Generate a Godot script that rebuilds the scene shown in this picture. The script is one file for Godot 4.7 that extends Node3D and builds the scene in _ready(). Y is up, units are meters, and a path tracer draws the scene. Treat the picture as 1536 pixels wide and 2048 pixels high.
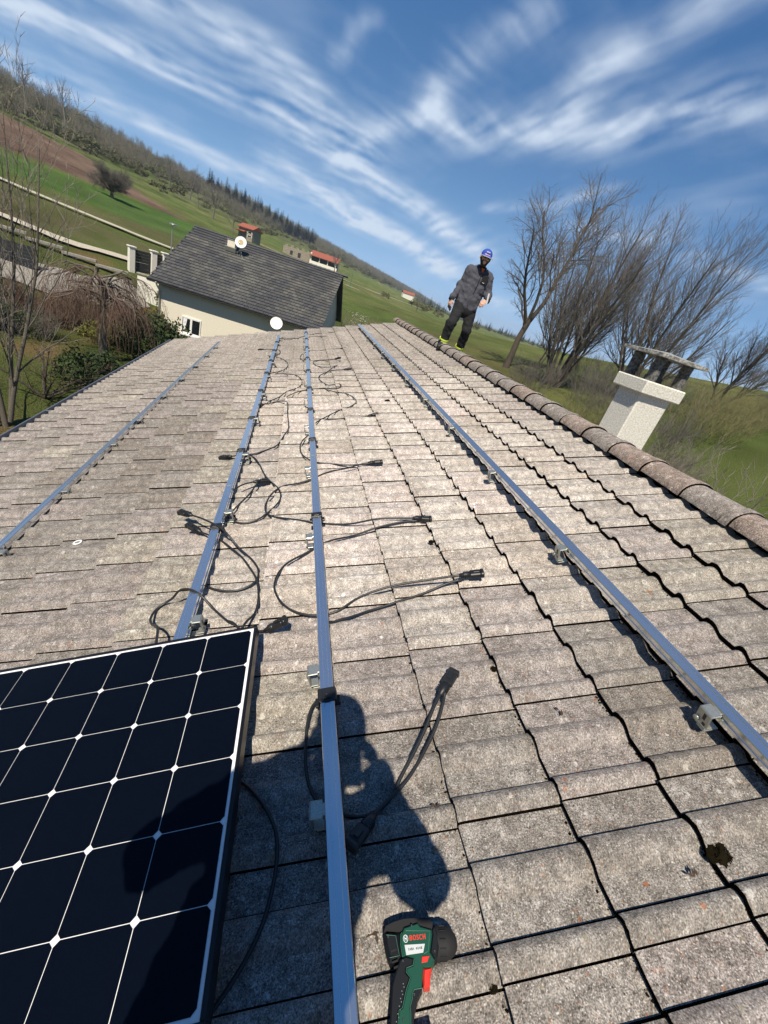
extends Node3D

# ---------------------------------------------------------------- mesh builder
class B:
	var v := PackedVector3Array()
	var n := PackedVector3Array()
	var c := PackedColorArray()
	var uv := PackedVector2Array()
	var ix := PackedInt32Array()
	var col := Color.WHITE

	func vert(p: Vector3, nn: Vector3, t := Vector2.ZERO) -> int:
		v.append(p); n.append(nn); c.append(col); uv.append(t)
		return v.size() - 1

	func tri(a: Vector3, b: Vector3, d: Vector3, hint := Vector3.ZERO) -> void:
		var nn := (b - a).cross(d - a).normalized()
		if hint != Vector3.ZERO and nn.dot(hint) < 0.0:
			var s := b; b = d; d = s; nn = -nn
		var i := vert(a, nn); vert(b, nn); vert(d, nn)
		ix.append(i); ix.append(i + 2); ix.append(i + 1)

	func poly(p: PackedVector3Array, hint := Vector3.ZERO) -> void:
		var nn := (p[1] - p[0]).cross(p[2] - p[0]).normalized()
		var flip := hint != Vector3.ZERO and nn.dot(hint) < 0.0
		if flip: nn = -nn
		var i := v.size()
		for q in p: vert(q, nn)
		for k in range(1, p.size() - 1):
			ix.append(i)
			if flip: ix.append(i + k); ix.append(i + k + 1)
			else: ix.append(i + k + 1); ix.append(i + k)

	func quad(a: Vector3, b: Vector3, d: Vector3, e: Vector3, hint := Vector3.ZERO) -> void:
		poly(PackedVector3Array([a, b, d, e]), hint)

	func box(at: Vector3, size: Vector3, bev := 0.0, ba := Basis()) -> void:
		var h := size * 0.5
		bev = minf(bev, minf(h.x, minf(h.y, h.z)) * 0.9)
		if bev <= 0.0:
			for ax in 3:
				for s in [-1.0, 1.0]:
					var u := Vector3.ZERO; var w := Vector3.ZERO; var o := Vector3.ZERO
					o[ax] = s * h[ax]; u[(ax + 1) % 3] = h[(ax + 1) % 3]; w[(ax + 2) % 3] = h[(ax + 2) % 3]
					quad(at + ba * (o - u - w), at + ba * (o + u - w), at + ba * (o + u + w), at + ba * (o - u + w), ba * o)
			return
		for ax in 3:
			var a1 := (ax + 1) % 3
			var a2 := (ax + 2) % 3
			for s in [-1.0, 1.0]:
				var pts := PackedVector3Array()
				for q in [[-1, -1], [1, -1], [1, 1], [-1, 1]]:
					var p := Vector3.ZERO
					p[ax] = s * h[ax]; p[a1] = q[0] * (h[a1] - bev); p[a2] = q[1] * (h[a2] - bev)
					pts.append(at + ba * p)
				var o := Vector3.ZERO
				o[ax] = s
				poly(pts, ba * o)
				for s2 in [-1.0, 1.0]:
					var p2 := PackedVector3Array()
					for t in [-1.0, 1.0]:
						var p := Vector3.ZERO
						p[ax] = s * h[ax]; p[a1] = s2 * (h[a1] - bev); p[a2] = t * (h[a2] - bev)
						p2.append(at + ba * p)
					for t in [1.0, -1.0]:
						var p := Vector3.ZERO
						p[ax] = s * (h[ax] - bev); p[a1] = s2 * h[a1]; p[a2] = t * (h[a2] - bev)
						p2.append(at + ba * p)
					var o2 := Vector3.ZERO
					o2[ax] = s; o2[a1] = s2
					poly(p2, ba * o2)
		for sx in [-1.0, 1.0]:
			for sy in [-1.0, 1.0]:
				for sz in [-1.0, 1.0]:
					tri(at + ba * Vector3(sx * h.x, sy * (h.y - bev), sz * (h.z - bev)), at + ba * Vector3(sx * (h.x - bev), sy * h.y, sz * (h.z - bev)), at + ba * Vector3(sx * (h.x - bev), sy * (h.y - bev), sz * h.z), ba * Vector3(sx, sy, sz))

	# a tube through the points, radius per point; closed by flat ends
	func tube(p: PackedVector3Array, r: PackedFloat32Array, sides: int, caps := true) -> void:
		var m := p.size()
		if m < 2: return
		var d := (p[1] - p[0]).normalized()
		var x := d.cross(Vector3.UP if absf(d.y) < 0.9 else Vector3.RIGHT).normalized()
		var first := v.size()
		for j in m:
			var dd := (p[mini(j + 1, m - 1)] - p[maxi(j - 1, 0)]).normalized()
			x = (x - dd * x.dot(dd)).normalized()
			var y := dd.cross(x)
			for k in sides:
				var a := TAU * k / sides
				var o := x * cos(a) + y * sin(a)
				vert(p[j] + o * r[j], o, Vector2(float(k) / sides, j))
		for j in m - 1:
			for k in sides:
				var a := first + j * sides + k
				var b := first + j * sides + (k + 1) % sides
				ix.append(a); ix.append(a + sides); ix.append(b)
				ix.append(b); ix.append(a + sides); ix.append(b + sides)
		if caps and sides > 3:
			for e in [0, m - 1]:
				var nn := (p[0] - p[1]) if e == 0 else (p[m - 1] - p[m - 2])
				var ring := PackedVector3Array()
				for k in sides: ring.append(v[first + e * sides + k])
				poly(ring, nn)

	# profile of (radius, height) turned round the y axis of t
	func lathe(prof: PackedVector2Array, t := Transform3D(), sides := 20, from := 0.0, to := TAU) -> void:
		var m := prof.size()
		var first := v.size()
		var whole := to - from > 6.28
		var rings := sides if whole else sides + 1
		for j in m:
			var tg := (prof[mini(j + 1, m - 1)] - prof[maxi(j - 1, 0)]).normalized()
			for k in rings:
				var a := from + (to - from) * k / sides
				var cd := Vector3(cos(a), 0, sin(a))
				vert(t * (cd * prof[j].x + Vector3(0, prof[j].y, 0)), (t.basis * (cd * tg.y - Vector3(0, tg.x, 0))).normalized(), Vector2(float(k) / sides, j))
		for j in m - 1:
			for k in sides:
				var a := first + j * rings + k
				var b := first + j * rings + (k + 1) % rings
				ix.append(a); ix.append(b); ix.append(a + rings)
				ix.append(b); ix.append(b + rings); ix.append(a + rings)

	# outline in x,y raised from z0 to z1 with a bevelled upper edge
	func prism(pl: PackedVector2Array, z0: float, z1: float, bev: float, t := Transform3D()) -> void:
		if Geometry2D.is_polygon_clockwise(pl): pl.reverse()
		var m := pl.size()
		var inn := PackedVector2Array()
		for i in m:
			var a := pl[(i + m - 1) % m]; var b := pl[i]; var d := pl[(i + 1) % m]
			var e1 := (b - a).normalized(); var e2 := (d - b).normalized()
			var nn := (Vector2(-e1.y, e1.x) + Vector2(-e2.y, e2.x)).normalized()
			inn.append(b + nn * bev)
		for i in m:
			var j := (i + 1) % m
			var out := t.basis * Vector3(pl[j].y - pl[i].y, -(pl[j].x - pl[i].x), 0)
			quad(t * Vector3(pl[i].x, pl[i].y, z0), t * Vector3(pl[j].x, pl[j].y, z0), t * Vector3(pl[j].x, pl[j].y, z1 - bev), t * Vector3(pl[i].x, pl[i].y, z1 - bev), out)
			if bev > 0.0:
				quad(t * Vector3(pl[i].x, pl[i].y, z1 - bev), t * Vector3(pl[j].x, pl[j].y, z1 - bev), t * Vector3(inn[j].x, inn[j].y, z1), t * Vector3(inn[i].x, inn[i].y, z1), out + t.basis.z * out.length())
		var use := inn if bev > 0.0 else pl
		var f := Geometry2D.triangulate_polygon(use)
		if f.is_empty():
			use = pl
			f = Geometry2D.triangulate_polygon(pl)
		for k in range(0, f.size(), 3):
			tri(t * Vector3(use[f[k]].x, use[f[k]].y, z1), t * Vector3(use[f[k + 1]].x, use[f[k + 1]].y, z1), t * Vector3(use[f[k + 2]].x, use[f[k + 2]].y, z1), t.basis.z)

	func join(o: B, t := Transform3D()) -> void:
		var first := v.size()
		for k in o.v.size():
			v.append(t * o.v[k]); n.append((t.basis * o.n[k]).normalized()); c.append(o.c[k]); uv.append(o.uv[k])
		for k in o.ix: ix.append(k + first)

	func mesh() -> ArrayMesh:
		var m := ArrayMesh.new()
		add_to(m)
		return m

	func add_to(m: ArrayMesh) -> void:
		var a := []
		a.resize(Mesh.ARRAY_MAX)
		a[Mesh.ARRAY_VERTEX] = v; a[Mesh.ARRAY_NORMAL] = n; a[Mesh.ARRAY_COLOR] = c; a[Mesh.ARRAY_TEX_UV] = uv; a[Mesh.ARRAY_INDEX] = ix
		m.add_surface_from_arrays(Mesh.PRIMITIVE_TRIANGLES, a)


const CAM_Y := 6.0
const PITCH := 0.3406          # slope of the tiled roof
const ROOF_D := 1.35           # camera above the tiles, square to them
const TILE := 0.302            # tile cover width and course
const U0 := 0.217              # a tile joint along the rails
const V0 := 0.222              # a course edge up the slope
var RT: Transform3D            # roof frame: x up the slope, y square to the tiles, -z along the rails
var M := {}
var rng := RandomNumberGenerator.new()
var used := {}


func lin(r: float, g: float, b: float) -> Color:
	return Color(r, g, b).linear_to_srgb()


func numbered(called: String) -> String:
	var k: int = used.get(called, 0)
	used[called] = k + 1
	return called if k == 0 else "%s_%03d" % [called, k]


func tag(o: Node, label := "", category := "", group := "", kind := "") -> Node:
	if label: o.set_meta("label", label)
	if category: o.set_meta("category", category)
	if group: o.set_meta("group", group)
	if kind: o.set_meta("kind", kind)
	return o


func thing(called: String, label: String, category: String, t := Transform3D(), group := "") -> Node3D:
	var o := Node3D.new()
	o.name = numbered(called)
	add_child(o, true)
	o.transform = t
	tag(o, label, category, group)
	return o


func part(called: String, m: Mesh, mat: Material, parent: Node, t := Transform3D()) -> MeshInstance3D:
	var o := MeshInstance3D.new()
	var k := 0
	var nm := called
	while parent.has_node(NodePath(nm)):
		k += 1
		nm = "%s_%03d" % [called, k]
	o.name = nm
	o.mesh = m
	o.transform = t
	if mat: o.material_override = mat
	parent.add_child(o, true)
	return o


# quick numbering for long runs of alike parts
func piece(nm: String, m: Mesh, mat: Material, parent: Node, t: Transform3D) -> MeshInstance3D:
	var o := MeshInstance3D.new()
	o.name = nm
	o.mesh = m
	o.transform = t
	if mat: o.material_override = mat
	parent.add_child(o, true)
	return o


func top(called: String, m: Mesh, mat: Material, label: String, category: String, t := Transform3D(), group := "", kind := "") -> MeshInstance3D:
	var o := MeshInstance3D.new()
	o.name = numbered(called)
	o.mesh = m
	o.transform = t
	if mat: o.material_override = mat
	add_child(o, true)
	tag(o, label, category, group, kind)
	return o


func roof(u: float, v: float, h: float) -> Vector3:
	return RT * Vector3(v, h, -u)


func on_roof(u: float, v: float, h: float, turn := 0.0) -> Transform3D:
	return RT * Transform3D(Basis(Vector3.UP, turn), Vector3(v, h, -u))


func ss(a: float, b: float, x: float) -> float:
	return smoothstep(a, b, x)


# height of the ground: a long ridge on the left, a hollow for the gardens, a bank on the right
func ground_y(x: float, z: float) -> float:
	var s := (x + 206.0) * 0.94 + (z + 422.0) * 0.35
	var t := 1.0 - s / 360.0
	var hill := 52.0 * pow(clampf(t, 0.0, 1.0), 1.5) + minf(maxf(t - 1.0, 0.0), 3.0) * 14.0
	var d := sqrt(x * x + z * z)
	return hill - 2.8 * (1.0 - ss(34.0, 47.0, d)) + 0.12 * clampf(x - 5.0, 0.0, 130.0) * ss(-200.0, -60.0, z)


func on_ground(x: float, z: float, sink := 0.0) -> Vector3:
	return Vector3(x, ground_y(x, z) - sink, z)


func _ready() -> void:
	rng.seed = 11
	# ---- camera: a wide phone lens held tilted over the roof
	var cam := Camera3D.new()
	cam.name = "camera"
	cam.fov = 101.02
	cam.near = 0.02
	cam.far = 9000.0
	cam.transform = Transform3D(Basis(Vector3(0.94517, 0.28171, 0.16522), Vector3(-0.16637, 0.85066, -0.49869), Vector3(-0.28103, 0.44386, 0.85089)).orthonormalized(), Vector3(0, CAM_Y, 0))
	add_child(cam)
	# ---- sky, exposure, sun
	var we := WorldEnvironment.new()
	we.name = "world_environment"
	var env := Environment.new()
	env.background_mode = Environment.BG_SKY
	env.sky = make_sky()
	env.tonemap_mode = Environment.TONE_MAPPER_LINEAR
	env.tonemap_exposure = 1.3
	env.sdfgi_enabled = true
	env.ssao_enabled = true
	env.ssil_enabled = true
	env.ambient_light_source = Environment.AMBIENT_SOURCE_SKY
	env.fog_enabled = true
	env.fog_density = 0.00016
	env.fog_light_color = Color(0.78, 0.86, 0.95)
	we.environment = env
	add_child(we)
	var sun := DirectionalLight3D.new()
	sun.name = "sun"
	sun.light_energy = 1.6
	sun.light_color = Color(1.0, 0.955, 0.885)
	sun.light_angular_distance = 0.5
	sun.shadow_enabled = true
	sun.transform = Transform3D(Basis.looking_at(Vector3(0.2587, -0.8128, -0.5220), Vector3.UP), Vector3(0, 40, 0))
	add_child(sun)
	var up := Vector3(cos(PITCH), sin(PITCH), 0)
	var nn := Vector3(-sin(PITCH), cos(PITCH), 0)
	RT = Transform3D(Basis(up, nn, Vector3(0, 0, 1)), Vector3(0, CAM_Y, 0) - nn * ROOF_D)
	materials()
	# ---- the setting
	terrain()
	lanes()
	house()
	neighbour_house()
	hillside_houses()
	gates_and_walls()
	near_trees()
	right_trees()
	garden_plants()
	far_trees()
	# ---- things on the roof
	rails()
	solar_panel()
	cables()
	drill()
	roof_bits()
	# ---- people
	worker()
	photographer()


func make_sky() -> Sky:
	# cirrus: soft streaks laid on a high plane, frayed by noise drawn out along the wind
	var w := 1920
	var h := 960
	var lines := [
		[0.112, 0.67, [Vector2(-1.020, -2.093), Vector2(-0.809, -2.075), Vector2(-0.592, -2.074), Vector2(-0.170, -2.141), Vector2(0.122, -2.287), Vector2(0.523, -2.426), Vector2(0.890, -2.533)]],
		[0.104, 0.59, [Vector2(-0.9, -1.79), Vector2(-0.574, -1.784), Vector2(-0.388, -1.787), Vector2(-0.228, -1.847), Vector2(-0.067, -2.010), Vector2(0.141, -2.149)]],
		[0.104, 0.59, [Vector2(-1.179, -2.391), Vector2(-0.965, -2.457), Vector2(-0.724, -2.562), Vector2(-0.435, -2.720), Vector2(-0.017, -2.777), Vector2(0.381, -2.806), Vector2(0.779, -2.856)]],
		[0.024, 0.35, [Vector2(0.057, -1.577), Vector2(0.021, -1.644), Vector2(-0.014, -1.765)]],
		[0.048, 0.43, [Vector2(0.301, -1.803), Vector2(0.306, -1.634), Vector2(0.346, -1.480), Vector2(0.405, -1.334)]],
		[0.048, 0.49, [Vector2(0.56, -1.62), Vector2(0.602, -1.498), Vector2(0.606, -1.340), Vector2(0.617, -1.208), Vector2(0.640, -0.93)]],
		[0.080, 0.67, [Vector2(0.443, -1.785), Vector2(0.599, -1.652), Vector2(0.733, -1.500), Vector2(0.815, -1.308), Vector2(0.911, -1.114), Vector2(1.02, -0.8)]],
		[0.040, 0.32, [Vector2(0.702, -2.124), Vector2(0.862, -1.870), Vector2(0.956, -1.625)]],
		[0.072, 0.37, [Vector2(1.0, -1.9), Vector2(1.173, -1.787), Vector2(1.432, -1.650), Vector2(1.659, -1.529)]],
		[0.056, 0.39, [Vector2(0.122, -2.287), Vector2(0.184, -1.974), Vector2(0.311, -1.780)]],
		[0.128, 0.65, [Vector2(-0.172, -2.525), Vector2(0.191, -2.712), Vector2(0.735, -2.920), Vector2(1.3, -3.1)]],
	]
	var gn := 150
	var lo := Vector2(-2.0, -3.6)
	var span := 4.6
	var grid := PackedFloat32Array()
	grid.resize(gn * gn)
	for j in gn:
		for i in gn:
			var p := lo + Vector2(i, j) * span / (gn - 1)
			var s := 0.0
			for l in lines:
				var dm := 9.0
				var pts: Array = l[2]
				for k in pts.size() - 1:
					dm = minf(dm, p.distance_to(Geometry2D.get_closest_point_to_segment(p, pts[k], pts[k + 1])))
				s += l[1] * exp(-pow(dm / l[0], 2.0))
			grid[j * gn + i] = s
	var n1 := FastNoiseLite.new(); n1.seed = 5; n1.frequency = 1.3; n1.fractal_octaves = 6; n1.noise_type = FastNoiseLite.TYPE_SIMPLEX_SMOOTH
	var n2 := FastNoiseLite.new(); n2.seed = 9; n2.frequency = 0.8; n2.fractal_octaves = 3; n2.noise_type = FastNoiseLite.TYPE_SIMPLEX_SMOOTH
	var im := Image.create_empty(w, h, false, Image.FORMAT_RGBF)
	var zen := Color(0.016, 0.088, 0.255)
	var hor := Color(0.225, 0.430, 0.70)
	for y in h:
		var el := PI * (0.5 - (y + 0.5) / h)
		var sy := sin(el)
		var cy := cos(el)
		var base := zen.lerp(hor, pow(1.0 - clampf(sy, 0.0, 1.0), 4.2))
		base = base.lerp(Color(0.44, 0.60, 0.78), 0.55 * pow(1.0 - clampf(sy, 0.0, 1.0), 16.0))
		if el < -0.02:
			for x in w: im.set_pixel(x, y, Color(0.10, 0.11, 0.07))
			continue
		for x in w:
			var az := TAU * (x + 0.5) / w
			var p := Vector2(sin(az) * cy, -cos(az) * cy) / (maxf(sy, 0.0) + 0.25)
			var wp := n2.get_noise_2d(p.x * 1.5, p.y * 1.5)
			var q := p + Vector2(wp, n2.get_noise_2d(p.y * 1.5 + 7.0, p.x * 1.5)) * 0.055
			var s := 0.0
			var gx := (q.x - lo.x) / span * (gn - 1)
			var gy := (q.y - lo.y) / span * (gn - 1)
			if gx > 0.0 and gy > 0.0 and gx < gn - 1.01 and gy < gn - 1.01:
				var ixx := int(gx); var iyy := int(gy)
				var fx := gx - ixx; var fy := gy - iyy
				var o := iyy * gn + ixx
				s = lerpf(lerpf(grid[o], grid[o + 1], fx), lerpf(grid[o + gn], grid[o + gn + 1], fx), fy)
			else:
				s = 0.35 * clampf(0.5 + 1.4 * n2.get_noise_2d(p.x * 0.9 + 3.0, p.y * 0.5), 0.0, 1.0)
			var f1 := n1.get_noise_2d((q.x * 0.97 - q.y * 0.22) * 0.9, (q.x * 0.22 + q.y * 0.97) * 2.6)
			var f2 := n1.get_noise_2d((q.x * 0.25 + q.y * 0.97) * 0.9 + 20.0, (q.x * 0.97 - q.y * 0.25) * 2.6)
			var f := lerpf(f1, f2, ss(0.2, 0.75, q.x))
			var a1 := n1.get_noise_2d((q.x * 0.97 - q.y * 0.22) * 2.2 + 9.0, (q.x * 0.22 + q.y * 0.97) * 12.0)
			var a2 := n1.get_noise_2d((q.x * 0.25 + q.y * 0.97) * 2.2 + 40.0, (q.x * 0.97 - q.y * 0.25) * 12.0)
			var fine := lerpf(a1, a2, ss(0.2, 0.75, q.x)) + 0.4 * n1.get_noise_2d(q.x * 6.0, q.y * 6.0)
			var cl := clampf(s * (0.74 + 0.75 * f + 0.90 * fine) + 0.22 * maxf(0.0, wp + f * 0.8 + 0.3 * fine) + 0.02, 0.0, 0.9)
			cl = minf(0.92, pow(cl, 1.12) * 1.05)
			im.set_pixel(x, y, base.lerp(Color(0.53, 0.61, 0.72), cl))
	var pm := PanoramaSkyMaterial.new()
	pm.panorama = ImageTexture.create_from_image(im)
	var sky := Sky.new()
	sky.sky_material = pm
	return sky


func mat(called: String, c: Color, rough := 0.8, metal := 0.0, spec := 0.5) -> StandardMaterial3D:
	var m := StandardMaterial3D.new()
	m.resource_name = called
	m.albedo_color = c
	m.roughness = rough
	m.metallic = metal
	m.metallic_specular = spec
	M[called] = m
	return m


func noise_bytes(size: int, sd: int, freq: float, oct: int, kind := FastNoiseLite.TYPE_SIMPLEX_SMOOTH) -> PackedByteArray:
	var f := FastNoiseLite.new()
	f.seed = sd
	f.noise_type = kind
	f.frequency = freq
	f.fractal_octaves = oct
	if oct <= 1: f.fractal_type = FastNoiseLite.FRACTAL_NONE
	var im := f.get_seamless_image(size, size, false, false, 0.1)
	im.convert(Image.FORMAT_L8)
	return im.get_data()


# weathered concrete: mottled ground colour, coarse sand, pale and dark grains, crusts of lichen
func concrete_textures(size: int, sd: int, a: Color, b: Color, grains: int, crusts: int, rings: int) -> Array:
	var big := noise_bytes(size, sd, 0.006, 4)
	var mid := noise_bytes(size, sd + 1, 0.035, 4)
	var r := RandomNumberGenerator.new()
	r.seed = sd
	var px := PackedByteArray()
	px.resize(size * size * 3)
	var hi := PackedByteArray()
	hi.resize(size * size)
	var ar := a.r * 255.0; var ag := a.g * 255.0; var ab := a.b * 255.0
	var br := b.r * 255.0; var bg := b.g * 255.0; var bb := b.b * 255.0
	var q := 12345 + sd
	for i in size * size:
		q = (q * 1103515245 + 12345) & 0x7fffffff
		var wn := ((q >> 12) & 255) / 255.0
		var m := mid[i] / 255.0
		var t := clampf(big[i] / 255.0 * 1.3 - 0.15 + (m - 0.5) * 0.6, 0.0, 1.0)
		var k := 0.62 + 0.38 * m + (wn - 0.5) * 0.74
		if wn > 0.985: k += 0.55
		var o := i * 3
		px[o] = clampi(int((ar + (br - ar) * t) * k), 0, 255)
		px[o + 1] = clampi(int((ag + (bg - ag) * t) * k), 0, 255)
		px[o + 2] = clampi(int((ab + (bb - ab) * t) * k), 0, 255)
		hi[i] = clampi(int(m * 110.0 + wn * 145.0), 0, 255)
	var im := Image.create_from_data(size, size, false, Image.FORMAT_RGB8, px)
	for i in grains:
		var s := r.randi_range(1, 2)
		var c: Color
		var pick := r.randf()
		if pick < 0.62: c = Color(0.80, 0.78, 0.74) * r.randf_range(0.8, 1.1)
		elif pick < 0.9: c = Color(0.20, 0.18, 0.16)
		else: c = Color(0.62, 0.36, 0.18)
		im.fill_rect(Rect2i(r.randi_range(0, size - 4), r.randi_range(0, size - 4), s, r.randi_range(1, 2)), c)
	for i in crusts:
		var c := Color(0.92, 0.91, 0.88)
		var pick := r.randf()
		if pick > 0.94: c = Color(0.70, 0.33, 0.10)
		elif pick > 0.80: c = Color(0.30, 0.28, 0.22)
		elif pick > 0.62: c = Color(0.60, 0.58, 0.44)
		var x0 := r.randi_range(14, size - 15); var y0 := r.randi_range(14, size - 15)
		var rad := r.randf_range(0.8, 2.6) * (1.0 if r.randf() < 0.88 else 1.9)
		var sx := r.randf_range(0.7, 1.4)
		for dy in range(-9, 10):
			for dx in range(-9, 10):
				var d := sqrt(dx * dx * sx + dy * dy / sx) + r.randf_range(-1.4, 1.4)
				if d < rad: im.set_pixel(x0 + dx, y0 + dy, im.get_pixel(x0 + dx, y0 + dy).lerp(c, r.randf_range(0.45, 0.95)))
	for i in rings:
		var x0 := r.randi_range(20, size - 21); var y0 := r.randi_range(20, size - 21)
		var rad := r.randf_range(4.0, 8.0)
		for dy in range(-11, 12):
			for dx in range(-11, 12):
				var d := absf(sqrt(dx * dx + dy * dy * 1.2) - rad) + r.randf_range(-0.8, 0.8)
				if d < rad * 0.26: im.set_pixel(x0 + dx, y0 + dy, Color(0.82, 0.81, 0.78))
	var hm := Image.create_from_data(size, size, false, Image.FORMAT_L8, hi)
	return [ImageTexture.create_from_image(im), ImageTexture.create_from_image(hm)]


# two-tone noise picture for grass, render and bark
func mottle(size: int, sd: int, freq: float, a: Color, b: Color, grain: float) -> ImageTexture:
	var n := noise_bytes(size, sd, freq, 5)
	var px := PackedByteArray()
	px.resize(size * size * 3)
	var q := 777 + sd
	for i in size * size:
		q = (q * 1103515245 + 12345) & 0x7fffffff
		var wn := ((q >> 12) & 255) / 255.0 - 0.5
		var t := clampf((n[i] / 255.0 - 0.5) * 1.7 + 0.5 + wn * grain, 0.0, 1.0)
		var k := 255.0 * (1.0 + wn * grain)
		px[i * 3] = clampi(int(lerpf(a.r, b.r, t) * k), 0, 255)
		px[i * 3 + 1] = clampi(int(lerpf(a.g, b.g, t) * k), 0, 255)
		px[i * 3 + 2] = clampi(int(lerpf(a.b, b.b, t) * k), 0, 255)
	return ImageTexture.create_from_image(Image.create_from_data(size, size, false, Image.FORMAT_RGB8, px))


func planar(m: StandardMaterial3D, tex: Texture2D, metres: float, bump: Texture2D = null, cm := 0.1) -> StandardMaterial3D:
	m.albedo_texture = tex
	m.uv1_triplanar = true
	m.uv1_world_triplanar = true
	m.uv1_scale = Vector3.ONE / metres
	if bump:
		m.heightmap_enabled = true
		m.heightmap_texture = bump
		m.heightmap_scale = cm
	return m


func materials() -> void:
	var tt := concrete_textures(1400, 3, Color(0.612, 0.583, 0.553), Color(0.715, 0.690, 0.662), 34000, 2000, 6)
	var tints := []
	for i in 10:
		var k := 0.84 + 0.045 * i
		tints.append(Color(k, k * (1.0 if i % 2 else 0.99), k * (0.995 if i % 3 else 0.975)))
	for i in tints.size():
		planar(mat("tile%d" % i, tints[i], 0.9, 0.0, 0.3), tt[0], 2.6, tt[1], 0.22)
	planar(mat("tiles", Color.WHITE, 0.9, 0.0, 0.3), tt[0], 2.6, tt[1], 0.22).vertex_color_use_as_albedo = true
	var rt := concrete_textures(700, 21, Color(0.570, 0.535, 0.505), Color(0.660, 0.628, 0.600), 6000, 420, 30)
	planar(mat("ridge", Color.WHITE, 0.92, 0.0, 0.3), rt[0], 1.3, rt[1], 0.22)
	planar(mat("ridge_pink", Color(1.03, 0.99, 0.97), 0.92, 0.0, 0.3), rt[0], 1.3, rt[1], 0.22)
	mat("moss", lin(0.011, 0.009, 0.005), 1.0, 0.0, 0.05)
	planar(mat("seam", Color(0.17, 0.155, 0.14), 1.0, 0.0, 0.1), rt[0], 0.5, rt[1], 0.5)
	var st := mottle(512, 31, 0.05, Color(0.87, 0.85, 0.81), Color(1, 1, 1), 0.12)
	var sb := mottle(512, 32, 0.11, Color(0.2, 0.2, 0.2), Color(1, 1, 1), 0.5)
	planar(mat("render_white", lin(0.84, 0.84, 0.78), 0.9), st, 0.6, sb, 0.5)
	planar(mat("render_cream", lin(0.80, 0.77, 0.66), 0.9), st, 0.9, sb, 0.6)
	planar(mat("house_wall", lin(0.60, 0.55, 0.46), 0.9), st, 0.9, sb, 0.6)
	var lich := mottle(512, 41, 0.02, Color(0.52, 0.52, 0.52), Color(1, 1, 1), 0.35)
	planar(mat("slab", lin(0.52, 0.52, 0.48), 0.95), lich, 0.45, sb, 0.3)
	planar(mat("slab_edge", lin(0.22, 0.22, 0.21), 0.95), lich, 0.45, sb, 0.3)
	mat("alu", Color(0.88, 0.89, 0.90), 0.17, 0.93)
	planar(mat("alu_side", Color(0.78, 0.78, 0.77), 0.42, 0.9), st, 0.3)
	planar(mat("zinc", lin(0.50, 0.53, 0.50), 0.42, 0.75), st, 0.15)
	mat("gutter", lin(0.30, 0.31, 0.32), 0.4, 0.7)
	mat("cable", lin(0.016, 0.017, 0.018), 0.42)
	mat("black_plastic", lin(0.012, 0.013, 0.014), 0.45)
	mat("frame_black", lin(0.010, 0.010, 0.011), 0.32, 0.3)
	mat("backsheet", lin(0.78, 0.79, 0.80), 0.6)
	mat("cell", lin(0.0022, 0.0036, 0.0080), 0.35, 0.0, 0.08)
	var g := mat("glass", Color(0.02, 0.03, 0.04, 0.01), 0.03, 0.0, 0.22)
	g.transparency = BaseMaterial3D.TRANSPARENCY_ALPHA
	mat("window_glass", lin(0.012, 0.015, 0.018), 0.06, 0.0, 0.7)
	mat("white_paint", lin(0.76, 0.76, 0.74), 0.45)
	mat("dish_white", lin(0.78, 0.77, 0.73), 0.5)
	mat("dark_metal", lin(0.035, 0.037, 0.042), 0.5, 0.3)
	mat("red_tile", lin(0.26, 0.075, 0.045), 0.85)
	planar(mat("dry_stone", lin(0.46, 0.40, 0.31), 0.95), lich, 3.0)
	planar(mat("gravel", lin(0.50, 0.46, 0.38), 0.95), st, 4.0)
	planar(mat("concrete", lin(0.30, 0.285, 0.26), 0.95), st, 6.0)
	# neighbour's slate-grey tiles take their shade from vertex colours
	var sl := mottle(512, 51, 0.03, Color(0.66, 0.66, 0.66), Color(1, 1, 1), 0.4)
	planar(mat("slate", Color.WHITE, 0.85), sl, 1.7).vertex_color_use_as_albedo = true
	# ground: vertex colours times a fine mottling
	var gr := mottle(1024, 61, 0.045, Color(0.58, 0.60, 0.50), Color(1, 1, 1), 0.5)
	var gb := mottle(512, 62, 0.20, Color(0, 0, 0), Color(1, 1, 1), 0.8)
	planar(mat("ground", Color.WHITE, 1.0, 0.0, 0.1), gr, 5.0, gb, 6.0).vertex_color_use_as_albedo = true
	var bk := mottle(512, 71, 0.04, Color(0.45, 0.43, 0.40), Color(1, 1, 1), 0.5)
	planar(mat("bark", lin(0.150, 0.125, 0.098), 0.95), bk, 0.7, sb, 1.0)
	planar(mat("bark_pale", lin(0.25, 0.225, 0.185), 0.95), bk, 0.6, sb, 1.0)
	mat("twig", lin(0.128, 0.115, 0.102), 0.9)
	mat("twig_pale", lin(0.21, 0.185, 0.15), 0.9)
	mat("twig_red", lin(0.135, 0.085, 0.062), 0.9)
	mat("twig_far", lin(0.17, 0.155, 0.115), 0.9).vertex_color_use_as_albedo = true
	mat("reed", lin(0.19, 0.175, 0.075), 0.9)
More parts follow.
